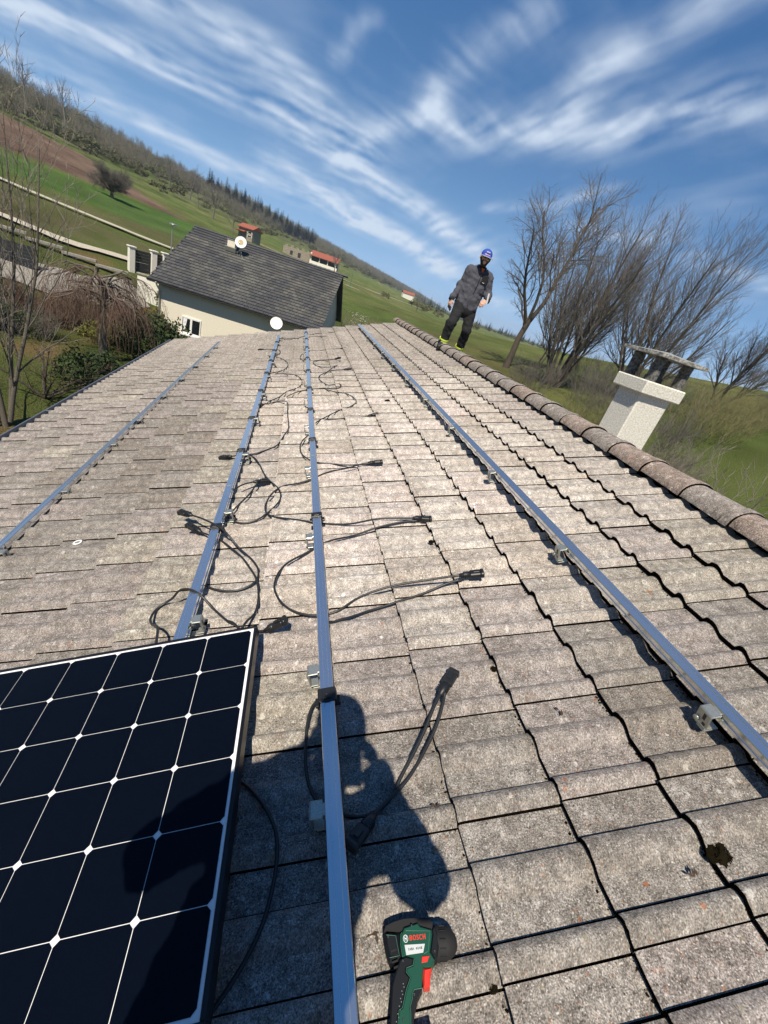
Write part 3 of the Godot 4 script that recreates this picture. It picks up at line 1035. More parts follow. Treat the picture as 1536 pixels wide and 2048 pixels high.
	for s in [-1.0, 1.0]:
		b.box(Vector3(s * (ww * 0.5 - 0.03), 0, 0), Vector3(0.06, wh, 0.10))
		b.box(Vector3(0, s * (wh * 0.5 - 0.03), 0), Vector3(ww - 0.12, 0.06, 0.10))
	b.box(Vector3(0, 0, 0.004), Vector3(0.14, wh - 0.12, 0.09))
	for s in [-1.0, 1.0]:
		for k in [-1.0, 1.0]:
			b.box(Vector3(s * 0.315, k * 0.475, 0.01), Vector3(0.49, 0.05, 0.07))
	var win := part("window", b.mesh(), M.white_paint, ho, Transform3D(Basis(), Vector3(cx, cy, wz + 0.02)))
	b = B.new()
	b.box(Vector3(0, -wh * 0.5 - 0.05, 0.05), Vector3(ww + 0.16, 0.10, 0.22))
	part("sill", b.mesh(), M.white_paint, win)
	b = B.new()
	b.box(Vector3.ZERO, Vector3(0.50, 0.92, 0.02))
	var pm := b.mesh()
	for s in [-1.0, 1.0]: part("pane", pm, M.window_glass, win, Transform3D(Basis(), Vector3(s * 0.32, 0, 0.018)))
	b = B.new()
	b.quad(Vector3(-0.55, -0.30, 0), Vector3(-0.40, -0.36, 0), Vector3(-0.28, 0.44, 0), Vector3(-0.55, 0.44, 0), Vector3(0, 0, 1))
	part("curtain", b.mesh(), M.white_paint, win, Transform3D(Basis(), Vector3(0, 0, 0.032)))
	# chimney stub with metal flashing
	b = B.new()
	var chx := 0.18 - lng * 0.5 + 3.15
	b.box(Vector3(chx, ridge - 0.42, 1.35), Vector3(0.55, 0.6, 0.5))
	var ch := part("chimney", b.mesh(), M.render_cream, rf)
	b = B.new()
	b.box(Vector3(chx, ridge - 0.72, 1.66), Vector3(0.78, 0.30, 0.12), 0.0, Basis(Vector3.RIGHT, 0.4))
	b.box(Vector3(chx, ridge - 0.10, 1.35), Vector3(0.64, 0.05, 0.58))
	part("flashing", b.mesh(), M.zinc, ch)
	wn.free()
	# dishes
	dish("satellite_dish", "rust-stained white satellite dish beside the chimney on the grey roof", t * Vector3(chx + 0.72, ridge - 0.10, 1.75), 0.40, t.basis, 0.7, true)
	dish("satellite_dish", "clean white satellite dish low on the cream wall under the eaves", t * Vector3(wl - 2.45, 2.16 - at.y, wz + 0.85), 0.40, t.basis, 0.8, false)


func dish(called: String, label: String, at: Vector3, rad: float, ba: Basis, drop: float, roof_mast: bool) -> void:
	var o := thing(called, label, "satellite dish", Transform3D(ba, at))
	var face := Basis.looking_at(Vector3(0.12, -0.42, 1.0).normalized() * -1.0, Vector3.UP)   # z of the basis looks at the sky in the south
	face = Basis(Vector3.UP, 0.12) * Basis(Vector3.RIGHT, -0.42)
	var b := B.new()
	var pr := PackedVector2Array()
	for k in 8:
		var q := rad * k / 7.0
		pr.append(Vector2(maxf(q, 0.001), q * q * 0.42))
	b.lathe(pr, Transform3D(face * Basis(Vector3.RIGHT, PI / 2), Vector3.ZERO), 28)
	var back := PackedVector2Array()
	for k in 8:
		var q := rad * (7 - k) / 7.0
		back.append(Vector2(maxf(q, 0.001), q * q * 0.42 - 0.012))
	b.lathe(back, Transform3D(face * Basis(Vector3.RIGHT, PI / 2), Vector3.ZERO), 28)
	part("reflector", b.mesh(), M.dish_white, o)
	b = B.new()
	b.tube(PackedVector3Array([face * Vector3(0, -rad, 0.05), face * Vector3(0, -rad * 0.7, 0.42)]), PackedFloat32Array([0.012, 0.012]), 6)
	b.box(face * Vector3(0, -rad * 0.62, 0.45), Vector3(0.06, 0.06, 0.12), 0.01, face)
	part("feed_arm", b.mesh(), M.zinc, o)
	b = B.new()
	if roof_mast:
		b.tube(PackedVector3Array([Vector3(0, -drop - 0.25, -0.10), Vector3(0, 0.0, -0.08)]), PackedFloat32Array([0.028, 0.028]), 8)
		b.tube(PackedVector3Array([Vector3(0.3, -drop - 0.35, 0.15), Vector3(0, -0.35, -0.08)]), PackedFloat32Array([0.015, 0.015]), 6)
	else:
		b.tube(PackedVector3Array([Vector3(0, 0, -0.02), Vector3(0, 0, -drop + 0.1), Vector3(0, -0.2, -drop)]), PackedFloat32Array([0.025, 0.025, 0.025]), 8)
	part("mast", b.mesh(), M.zinc, o)
	if roof_mast:
		b = B.new()
		b.lathe(PackedVector2Array([Vector2(0.001, 0.016), Vector2(0.10, 0.021), Vector2(0.19, 0.030), Vector2(0.20, 0.0265)]), Transform3D(face * Basis(Vector3.RIGHT, PI / 2), Vector3.ZERO), 9)
		part("rust_stain", b.mesh(), M.leaf_stain if M.has("leaf_stain") else mat("leaf_stain", lin(0.42, 0.33, 0.20), 0.9), o)


func hillside_houses() -> void:
	# low house with a double red roof
	var at := on_ground(-19.5, -186, 0.4)
	at.y += 1.6
	var t := Transform3D(Basis(Vector3.UP, -0.55).scaled(Vector3(0.8, 0.75, 0.8)), at)
	var h := thing("hill_house", "small house with two steps of red roof on the hillside", "house", t)
	var b := B.new()
	b.box(Vector3(0, 0.4, 0), Vector3(7.5, 5.4, 6.0))
	part("wall", b.mesh(), M.dry_stone, h)
	for a in [[0.0, 3.2, 0.0, 8.6, 7.4, 1.9, "roof"], [-1.6, 1.5, 3.9, 4.6, 2.2, 0.5, "porch_roof"]]:
		b = B.new()
		var w: float = a[3] * 0.5; var d: float = a[4] * 0.5; var r: float = a[5]
		for s in [1.0, -1.0]:
			b.quad(Vector3(-w, r, 0), Vector3(w, r, 0), Vector3(w, 0, s * d), Vector3(-w, 0, s * d), Vector3(0, d, s * r))
			b.quad(Vector3(-w, r - 0.2, 0), Vector3(w, r - 0.2, 0), Vector3(w, -0.2, s * d), Vector3(-w, -0.2, s * d), -Vector3(0, d, s * r))
		for x in [-w, w]: b.tri(Vector3(x, 0, d), Vector3(x, r, 0), Vector3(x, 0, -d), Vector3(x, 0, 0))
		part(a[6], b.mesh(), M.red_tile, h, Transform3D(Basis(), Vector3(a[0], a[1], a[2])))
	b = B.new()
	b.box(Vector3.ZERO, Vector3(2.2, 1.0, 0.1))
	var wm := b.mesh()
	b = B.new()
	b.box(Vector3.ZERO, Vector3(1.8, 0.7, 0.06))
	var pm := b.mesh()
	for y in [1.8, 0.3]:
		var w := part("window", wm, M.white_paint, h, Transform3D(Basis(), Vector3(2.3, y, 3.04)))
		part("pane", pm, M.window_glass, w, Transform3D(Basis(), Vector3(0, 0, 0.06)))
	# long ruin: bare stone walls, red roof on one end
	at = on_ground(5.0, -225, 0.4)
	at.y += 2.2
	t = Transform3D(Basis(Vector3.UP, -0.20), at)
	h = thing("stone_barn", "long roofless stone ruin with a red roofed end on the hillside", "barn", t)
	b = B.new()
	b.box(Vector3(-8.5, 0.4, 0), Vector3(12, 4.6, 0.6))
	b.box(Vector3(-8.5, 0.2, -5), Vector3(12, 5.2, 0.6))
	b.box(Vector3(-14.2, 0.2, -2.5), Vector3(0.6, 4.4, 4.4))
	for k in 5: b.box(Vector3(-13.4 + k * 2.5 + 0.3, 2.9 + 0.3 * (k % 2), 0), Vector3(1.1, 0.9, 0.55))
	part("ruined_wall", b.mesh(), M.dry_stone, h)
	b = B.new()
	b.box(Vector3(-7.0, 0.6, 0.32), Vector3(1.3, 1.9, 0.08))
	b.box(Vector3(-10.6, 0.7, 0.32), Vector3(1.2, 1.6, 0.08))
	part("opening", b.mesh(), M.dark_metal, h)
	b = B.new()
	b.box(Vector3(4.2, -0.4, 0.2), Vector3(12.6, 1.4, 0.4))
	b.box(Vector3(4.2, 0.6, -5), Vector3(12.6, 4.4, 0.5))
	b.box(Vector3(-1.9, 0.9, -2.4), Vector3(0.6, 5.2, 4.7))
	part("wall", b.mesh(), M.render_white, h)
	b = B.new()
	for k in 4: b.box(Vector3(-1.6 + k * 3.8, 1.3, 0.2), Vector3(0.35, 2.1, 0.3))
	part("post", b.mesh(), M.render_white, h)
	b = B.new()
	b.box(Vector3(4.2, 1.2, -0.6), Vector3(12.4, 2.0, 0.2))
	part("shade_wall", b.mesh(), M.dark_metal, h)
	b = B.new()
	b.quad(Vector3(-2.4, 4.6, -4.6), Vector3(11.0, 4.6, -4.6), Vector3(11.0, 2.4, 1.2), Vector3(-2.4, 2.4, 1.2), Vector3(0, 5.8, 2.2))
	b.quad(Vector3(-2.4, 4.4, -4.6), Vector3(11.0, 4.4, -4.6), Vector3(11.0, 2.2, 1.2), Vector3(-2.4, 2.2, 1.2), Vector3(0, -5.8, -2.2))
	b.quad(Vector3(-2.4, 2.2, 1.2), Vector3(11.0, 2.2, 1.2), Vector3(11.0, 2.4, 1.2), Vector3(-2.4, 2.4, 1.2), Vector3(0, 0, 1))
	part("roof", b.mesh(), M.red_tile, h)
	# tiny pale farmhouse far along the valley
	at = on_ground(118, -520)
	at.y += 2.0
	h = thing("far_farmhouse", "tiny pale farmhouse at the foot of the far woods", "house", Transform3D(Basis(), at))
	b = B.new()
	b.box(Vector3.ZERO, Vector3(13, 6, 8))
	part("wall", b.mesh(), M.render_white, h)
	b = B.new()
	for s in [1.0, -1.0]: b.quad(Vector3(-7, 5.6, 0), Vector3(7, 5.6, 0), Vector3(7, 3, s * 4.6), Vector3(-7, 3, s * 4.6), Vector3(0, 4, s * 2))
	part("roof", b.mesh(), M.red_tile, h)


func gates_and_walls() -> void:
	var b := B.new()
	b.box(Vector3(0, 0.9, 0), Vector3(0.42, 1.8, 0.42), 0.02)
	b.box(Vector3(0, 1.83, 0), Vector3(0.54, 0.08, 0.54), 0.01)
	var pm := b.mesh()
	var spots := [Vector3(-12.75, 0, -41.4), Vector3(-11.45, 0, -42.4), Vector3(-10.75, 0, -43.0)]
	var say := ["cream gate pillar at the left end of the dark gate", "cream gate pillar between the wide and the narrow gate leaf", "cream gate pillar at the far end, half behind the narrow leaf"]
	for i in 3:
		var g := on_ground(spots[i].x, spots[i].z, 0.1)
		spots[i] = g
		top("gate_pillar", pm, M.render_white, say[i], "pillar", Transform3D(Basis(Vector3.UP, 0.64), g), "pillars of the garden gate")
	for i in 2:
		var p: Vector3 = spots[i]; var q: Vector3 = spots[i + 1]
		var w := p.distance_to(q) - 0.46
		var ba := Basis.looking_at((q - p).cross(Vector3.UP).normalized(), Vector3.UP)
		var g := thing("gate_leaf", "wide dark slatted gate leaf between cream pillars" if i == 0 else "narrow dark slatted gate leaf beside the last pillar", "gate", Transform3D(ba, (p + q) * 0.5 + Vector3(0, 0.15, 0)), "dark gate leaves")
		b = B.new()
		for s in [-1.0, 1.0]: b.box(Vector3(s * (w * 0.5 - 0.03), 0.75, 0), Vector3(0.06, 1.5, 0.06))
		part("frame", b.mesh(), M.dark_metal, g)
		b = B.new()
		b.box(Vector3.ZERO, Vector3(w - 0.13, 0.20, 0.03))
		var sm := b.mesh()
		for k in 7: part("slat", sm, M.dark_metal, g, Transform3D(Basis(), Vector3(0, 0.12 + k * 0.212, 0)))
	# low rendered outbuilding wall by the drive
	b = B.new()
	b.box(Vector3(0, 0.75, 0), Vector3(1.6, 2.1, 0.25), 0.02)
	var g := thing("garden_wall", "sunlit white rendered wall beside the drive, left of the cream house", "wall", Transform3D(Basis(Vector3.UP, -0.05), on_ground(-10.5, -38.1, 0.2)))
	part("body", b.mesh(), M.render_white, g)
	b = B.new()
	b.box(Vector3(0, 1.95, 0), Vector3(1.7, 0.10, 0.40), 0.02)
	part("coping", b.mesh(), M.concrete, g)
	# long low stone wall along the back of the drive
	var wl := thing("stone_wall", "long low pale wall behind the driveway at the left", "wall", Transform3D(Basis(), on_ground(-18.5, -38.4)))
	b = B.new()
	var prev := Vector3.ZERO
	for k in 7:
		var p := on_ground(-24.5 + k * 2.0, -37.6 - k * 0.38) - wl.position
		if k > 0:
			var d := p - prev
			b.box((p + prev) * 0.5 + Vector3(0, 0.3, 0), Vector3(d.length() + 0.05, 0.2, 0.3), 0.02, Basis.looking_at(d.cross(Vector3.UP).normalized(), Vector3.UP))
		prev = p
	part("body", b.mesh(), M.concrete, wl)
	# dark board fence at the left edge
	var f := thing("board_fence", "dark board fence at the edge of the driveway", "fence", Transform3D(Basis(Vector3.UP, 0.25), on_ground(-17.6, -35.2, 0.1)))
	b = B.new()
	b.box(Vector3.ZERO, Vector3(3.4, 0.19, 0.04))
	var bm := b.mesh()
	for k in 7: part("board", bm, M.dark_metal, f, Transform3D(Basis(), Vector3(-0.6, 0.12 + k * 0.205, 0)))
	b = B.new()
	b.box(Vector3(0, 0.75, -0.06), Vector3(0.09, 1.6, 0.09))
	var po := b.mesh()
	for x in [-2.2, -0.6, 1.0]: part("post", po, M.dark_metal, f, Transform3D(Basis(), Vector3(x, 0, 0)))
	# street lamp by the neighbour's roof
	var l := thing("street_lamp", "slim street lamp with a flat oval head left of the grey roof", "street lamp", Transform3D(Basis(Vector3.UP, 0.3), on_ground(-11.9, -49.5)))
	b = B.new()
	b.tube(PackedVector3Array([Vector3.ZERO, Vector3(0, 3.3, 0)]), PackedFloat32Array([0.06, 0.04]), 8)
	part("pole", b.mesh(), M.zinc, l)
	b = B.new()
	b.lathe(PackedVector2Array([Vector2(0.02, -0.06), Vector2(0.34, -0.03), Vector2(0.40, 0.0), Vector2(0.30, 0.07), Vector2(0.01, 0.10)]), Transform3D(Basis(), Vector3(0.1, 3.34, 0)), 16)
	part("lamp_head", b.mesh(), M.gutter, l)
	# pole in the meadow
	var q := thing("meadow_post", "thin green post standing by the bare earth in the meadow", "post", Transform3D(Basis(), on_ground(17.2, -168)))
	b = B.new()
	b.tube(PackedVector3Array([Vector3.ZERO, Vector3(0, 4.6, 0)]), PackedFloat32Array([0.09, 0.07]), 6)
	part("pole", b.mesh(), M.drill_rim, q)


# grows one limb and its shoots into b (thick wood) and tw (twigs)
func grow(b: B, tw: B, p: Vector3, d: Vector3, lng: float, r: float, lv: int, g: Dictionary, q: RandomNumberGenerator) -> void:
	r = maxf(r, g.get("least", 0.007))
	var seg: int = g.segs[lv]
	var sides: int = g.sides[lv]
	var pts := PackedVector3Array([p])
	var rad := PackedFloat32Array([r])
	var wig: float = g.wig[lv]
	var lift: Vector3 = g.lift[lv]
	var tip: float = g.tip[lv]
	for i in seg:
		d = (d + Vector3(q.randfn(), q.randfn(), q.randfn()) * wig + lift / seg).normalized()
		p += d * lng / seg
		pts.append(p)
		rad.append(lerpf(r, r * tip, float(i + 1) / seg))
	(tw if lv >= g.twig_from else b).tube(pts, rad, sides, false)
	if lv + 1 >= g.segs.size(): return
	var kids: int = g.kids[lv]
	if lv > 0: kids = maxi(1, int(kids * clampf(lng / g.ref[lv], 0.35, 1.3) + q.randf()))
	var t0: float = g.from[lv]
	var spin := q.randf() * TAU
	for i in kids:
		var t := t0 + (1.0 - t0) * (i + q.randf()) / kids
		var f := t * seg
		var k := mini(int(f), seg - 1)
		var at := pts[k].lerp(pts[k + 1], f - k)
		var ax := (pts[k + 1] - pts[k]).normalized()
		var side := ax.cross(Vector3.UP if absf(ax.y) < 0.95 else Vector3.RIGHT).normalized().rotated(ax, spin + i * 2.4 + q.randf_range(-0.5, 0.5))
		var an: float = g.ang[lv] * q.randf_range(0.7, 1.3)
		var nd := (ax * cos(an) + side * sin(an)).normalized()
		var rr := lerpf(r, r * tip, t)
		grow(b, tw, at, nd, lng * g.ratio[lv] * q.randf_range(0.7, 1.2) * (1.15 - 0.55 * t), minf(rr * 0.8, rr * g.thin[lv]), lv + 1, g, q)


func bare(levels: Dictionary, more := {}) -> Dictionary:
	var g := levels.duplicate()
	g.merge(more, true)
	return g


# a tree as a thing: trunk (with limbs) and a crown of twigs
func tree_thing(called: String, label: String, at: Vector3, stems: Array, g: Dictionary, sd: int, wood: String, twig: String, group := "", cat := "tree") -> Node3D:
	var q := RandomNumberGenerator.new()
	q.seed = sd
	var b := B.new()
	var tw := B.new()
	for s in stems: grow(b, tw, s[0], s[1].normalized(), s[2], s[3], 0, g, q)
	var o := thing(called, label, cat, Transform3D(Basis(), at), group)
	if b.v.size(): part("trunk", b.mesh(), M[wood], o)
	if tw.v.size(): part("crown", tw.mesh(), M[twig], o)
	return o


const WILD := {"segs": [7, 5, 4, 3, 2], "sides": [9, 6, 4, 3, 3], "wig": [0.07, 0.11, 0.14, 0.16, 0.15], "tip": [0.35, 0.35, 0.4, 0.45, 0.4], "kids": [11, 8, 6, 5, 0], "ref": [1.0, 4.0, 1.8, 0.8, 0.4], "from": [0.25, 0.2, 0.15, 0.15, 0.2], "ang": [0.62, 0.55, 0.55, 0.55, 0.5], "ratio": [0.62, 0.50, 0.48, 0.5, 0.5], "thin": [0.55, 0.52, 0.5, 0.6, 0.6], "twig_from": 2,
	"lift": [Vector3(0, 0.35, 0), Vector3(0, 0.55, 0), Vector3(0, 0.5, 0), Vector3(0, 0.4, 0), Vector3(0, 0.3, 0)]}


func right_trees() -> void:
	# forked tree beside the man
	var g := bare(WILD, {"kids": [5, 9, 7, 5, 0], "from": [0.45, 0.25, 0.2, 0.15, 0.2], "ang": [0.5, 0.62, 0.65, 0.6, 0.5], "wig": [0.06, 0.14, 0.2, 0.22, 0.2], "lift": [Vector3(0, 0.2, 0), Vector3(0, 0.5, 0), Vector3(0, 0.3, 0), Vector3(0, 0.2, 0), Vector3(0, 0.1, 0)]})
	var q := RandomNumberGenerator.new()
	q.seed = 31
	var b := B.new(); var tw := B.new()
	var o := thing("bare_tree", "bare forked tree with a dark leaning trunk right of the man on the ridge", "tree", Transform3D(Basis(), on_ground(23.6, -46.4, 0.2)), "bare trees beyond the ridge")
	b.tube(PackedVector3Array([Vector3(0, -0.2, 0), Vector3(0.15, 1.6, 0), Vector3(0.1, 3.4, 0.1), Vector3(0.45, 5.2, 0.1)]), PackedFloat32Array([0.42, 0.34, 0.30, 0.30]), 10, false)
	for s in [[Vector3(0.45, 5.1, 0.1), Vector3(0.62, 2.2, 0.2), 12.4, 0.24], [Vector3(0.35, 4.9, 0.1), Vector3(-0.80, 1.3, 0.1), 8.6, 0.19], [Vector3(0.3, 4.2, 0.1), Vector3(-0.2, 1.5, -0.9), 6.0, 0.14], [Vector3(0.42, 5.1, 0.0), Vector3(0.1, 2.0, -0.6), 10.6, 0.18]]:
		grow(b, tw, s[0], s[1].normalized(), s[2], s[3], 1, bare(g, {"ref": [1.0, 8.0, 3.5, 1.5, 0.7], "kids": [5, 13, 10, 7, 0]}), q)
	part("trunk", b.mesh(), M.bark, o)
	part("crown", tw.mesh(), M.twig, o)
	# two broom-shaped clumps of many upright stems
	var fan := bare(WILD, {"segs": [7, 4, 3, 2], "sides": [6, 4, 3, 3], "least": 0.009, "kids": [20, 9, 6, 0], "ref": [1.0, 3.6, 1.5, 0.7], "from": [0.22, 0.15, 0.15, 0.2], "ang": [0.60, 0.50, 0.50, 0.4], "ratio": [0.40, 0.48, 0.5, 0.5], "thin": [0.5, 0.55, 0.6, 0.6], "wig": [0.045, 0.08, 0.10, 0.1], "tip": [0.22, 0.3, 0.4, 0.4], "twig_from": 1,
		"lift": [Vector3(0, 0.22, 0), Vector3(0, 0.75, 0), Vector3(0, 0.5, 0), Vector3(0, 0.3, 0)]})
	var say := ["tall bare many-stemmed tree fanning upward between the forked tree and the chimney", "bare many-stemmed tree rising behind the chimney cap"]
	var spots := [[Vector3(26.0, 0, -40.0), 9, 14.6, 0.55, 41], [Vector3(33.4, 0, -38.5), 8, 15.0, 0.62, 42]]
	for i in 2:
		var s: Array = spots[i]
		var stems := []
		q.seed = s[4]
		for k in s[1]:
			var a: float = TAU * k / s[1] + q.randf_range(-0.3, 0.3)
			var out: float = q.randf_range(0.05, s[3])
			stems.append([Vector3(cos(a) * 0.5, -0.2, sin(a) * 0.5), Vector3(cos(a) * out, 1.0, sin(a) * out), s[2] * q.randf_range(0.74, 1.0) * (1.0 - 0.16 * out), q.randf_range(0.14, 0.22)])
		tree_thing("bare_tree", say[i], on_ground(s[0].x, s[0].z, 0.1), stems, fan, s[4], "bark", "twig", "bare trees beyond the ridge")
	# trees at the right edge
	var edge := bare(WILD, {"kids": [14, 11, 8, 5, 0], "ang": [0.55, 0.5, 0.5, 0.5, 0.5]})
	tree_thing("bare_tree", "bare tree with several dark limbs at the right edge of the photo", on_ground(46, -40.0, 0.1), [[Vector3.ZERO, Vector3(0.1, 1, 0), 7.6, 0.20], [Vector3(0.3, 0, 0), Vector3(0.75, 1, 0.1), 7.2, 0.16], [Vector3(-0.2, 0, 0), Vector3(-0.4, 1, 0.1), 6.2, 0.14]], edge, 51, "bark", "twig", "bare trees beyond the ridge")
	tree_thing("bare_tree", "small pale-twigged tree in the gap between the chimney and the right edge", on_ground(44, -46.0, 0.1), [[Vector3.ZERO, Vector3(-0.2, 1, 0), 5.0, 0.12], [Vector3(0.3, 0, 0), Vector3(0.3, 1, 0.1), 4.6, 0.1]], edge, 52, "bark_pale", "twig_pale", "bare trees beyond the ridge")
	tree_thing("bare_tree", "slim bare tree low behind the forked trunk", on_ground(30.5, -52.0, 0.1), [[Vector3.ZERO, Vector3(0.1, 1, 0), 7.0, 0.13], [Vector3(0.2, 0, 0), Vector3(0.4, 1, 0), 6.0, 0.10]], edge, 53, "bark", "twig", "bare trees beyond the ridge")
	# brown shoots and bramble between the trees
	var shoot := {"segs": [4, 3, 2], "sides": [4, 3, 3], "wig": [0.10, 0.14, 0.15], "tip": [0.3, 0.4, 0.4], "kids": [6, 4, 0], "ref": [1.0, 0.8, 0.4], "from": [0.2, 0.2, 0.2], "ang": [0.5, 0.55, 0.5], "ratio": [0.5, 0.5, 0.5], "thin": [0.6, 0.6, 0.6], "twig_from": 0, "lift": [Vector3(0, 0.25, 0), Vector3(0, 0.3, 0), Vector3(0, 0.2, 0)]}
	var clumps := [[20.0, -32.5, 2.4, "reed", "low clump of olive shoots just past the ridge tiles under the forked tree"], [24.0, -31.0, 2.6, "reed", "olive bush of fine shoots below the many-stemmed tree"], [27.5, -33.0, 3.8, "twig", "tangled brown bramble at the foot of the many-stemmed tree"], [28.5, -28.0, 3.2, "twig", "brown thicket showing left of the chimney shaft"], [34.0, -29.0, 3.4, "reed", "ochre thicket right behind the chimney shaft"], [39.0, -32.0, 3.8, "reed", "tall ochre thicket right of the chimney"], [45.0, -33.5, 4.2, "reed", "ochre bush under the tree at the right edge"], [50.0, -34.0, 3.6, "twig", "brown bush at the far right edge"], [36.5, -37.5, 4.0, "twig", "dark tangle of twigs behind the chimney cap"], [27.0, -24.0, 2.6, "twig_pale", "sparse pale shoots just right of the chimney foot"], [23.0, -38.5, 3.0, "twig", "brown undergrowth round the base of the tall many-stemmed tree"], [31.0, -40.0, 4.0, "twig", "twiggy bush between the two many-stemmed trees"]]
	for k in clumps.size():
		var c: Array = clumps[k]
		var stems := []
		q.seed = 300 + k
		for i in 85:
			var a := q.randf() * TAU
			var rr: float = sqrt(q.randf()) * c[2] * 0.75
			stems.append([Vector3(cos(a) * rr, ground_y(c[0] + cos(a) * rr, c[1] + sin(a) * rr) - ground_y(c[0], c[1]) - 0.1, sin(a) * rr), Vector3(cos(a) * 0.35 + q.randfn() * 0.25, 1.0, sin(a) * 0.35 + q.randfn() * 0.25), c[2] * q.randf_range(0.45, 0.95), q.randf_range(0.008, 0.02)])
		var o2 := tree_thing("thicket", c[4], on_ground(c[0], c[1]), stems, shoot, 400 + k, "twig", c[3], "thickets beyond the ridge", "bush")
		var lf := B.new()
		for i in 420:
			var a := q.randf() * TAU
			var rr: float = sqrt(q.randf()) * c[2] * 0.8
			leaf(lf, Vector3(cos(a) * rr, pow(q.randf(), 1.4) * c[2] * 0.7, sin(a) * rr), q.randf_range(0.03, 0.07), q)
		part("dry_leaves", lf.mesh(), M.leaf_olive if c[3] == "reed" else M.leaf_brown, o2)
	# a small bare sapling close behind the ridge at the lower right
	var sap := bare(WILD, {"segs": [5, 4, 3, 2], "sides": [5, 4, 3, 3], "kids": [8, 5, 4, 0], "ref": [1.0, 1.4, 0.6, 0.3], "twig_from": 1})
	tree_thing("sapling", "thorny bare sapling against the green bank at the right edge", on_ground(11.5, -7.2), [[Vector3.ZERO, Vector3(0.1, 1, 0), 5.4, 0.05], [Vector3(0.2, 0, 0), Vector3(0.35, 1, 0.2), 5.0, 0.04], [Vector3(-0.2, 0, 0.1), Vector3(-0.3, 1, -0.1), 4.8, 0.04]], sap, 61, "bark_pale", "twig_pale", "", "tree")
	tree_thing("sapling", "thin pale sapling crossing behind the chimney, leaning right", on_ground(15.0, -13.0), [[Vector3.ZERO, Vector3(0.25, 1, 0), 5.2, 0.045], [Vector3(0.3, 0, 0), Vector3(-0.1, 1, 0.2), 4.6, 0.035]], sap, 62, "bark_pale", "twig_pale", "", "tree")
	# pale sheets lying under the trees
	var sh := thing("sheet_pile", "grey sheets and boards lying in the undergrowth under the many-stemmed tree", "pile of sheets", Transform3D(Basis(Vector3.UP, 0.3), on_ground(21.6, -34.0, -0.25)))
	b = B.new()
	b.box(Vector3(0, 0.25, 0), Vector3(1.0, 0.05, 0.7), 0.0, Basis(Vector3.RIGHT, 0.5))
	part("sheet", b.mesh(), M.zinc, sh)
	b = B.new()
	b.box(Vector3(1.1, 0.15, 0.1), Vector3(1.1, 0.04, 0.6), 0.0, Basis(Vector3.RIGHT, 0.3))
	part("sheet", b.mesh(), M.concrete, sh)


func leaf(b: B, p: Vector3, s: float, q: RandomNumberGenerator, bias := Vector3.UP) -> void:
	var nn := (Vector3(q.randfn(), q.randfn(), q.randfn()) + bias * 0.7).normalized()
	var x := nn.cross(Vector3(q.randfn(), q.randfn(), q.randfn())).normalized() * s
	var y := nn.cross(x) * 0.55
	var k := q.randf_range(0.6, 1.35)
	b.col = Color(k, k * q.randf_range(0.92, 1.06), k * q.randf_range(0.8, 1.1), 1.0)
	var i := b.vert(p - x, nn); b.vert(p + y, nn); b.vert(p + x, nn); b.vert(p - y, nn)
	b.ix.append(i); b.ix.append(i + 1); b.ix.append(i + 2); b.ix.append(i); b.ix.append(i + 2); b.ix.append(i + 3)


# leaves in lumps round a centre: uneven outline, gaps between the lumps
func foliage(b: B, c: Vector3, size: Vector3, lumps: int, each: int, s: float, q: RandomNumberGenerator) -> void:
	for l in lumps:
		var d := Vector3(q.randfn(), q.randfn(), q.randfn()).normalized()
		if d.y < -0.25: d.y = -d.y * 0.5
		var lc := c + d * size * q.randf_range(0.55, 0.95)
		var ls := q.randf_range(0.18, 0.34)
		var tone := q.randf_range(0.8, 1.2)
		for k in each:
			var e := Vector3(q.randfn(), q.randfn(), q.randfn()).normalized() * pow(q.randf(), 0.45)
			leaf(b, lc + e * size * ls, s * q.randf_range(0.6, 1.3), q, d + e)


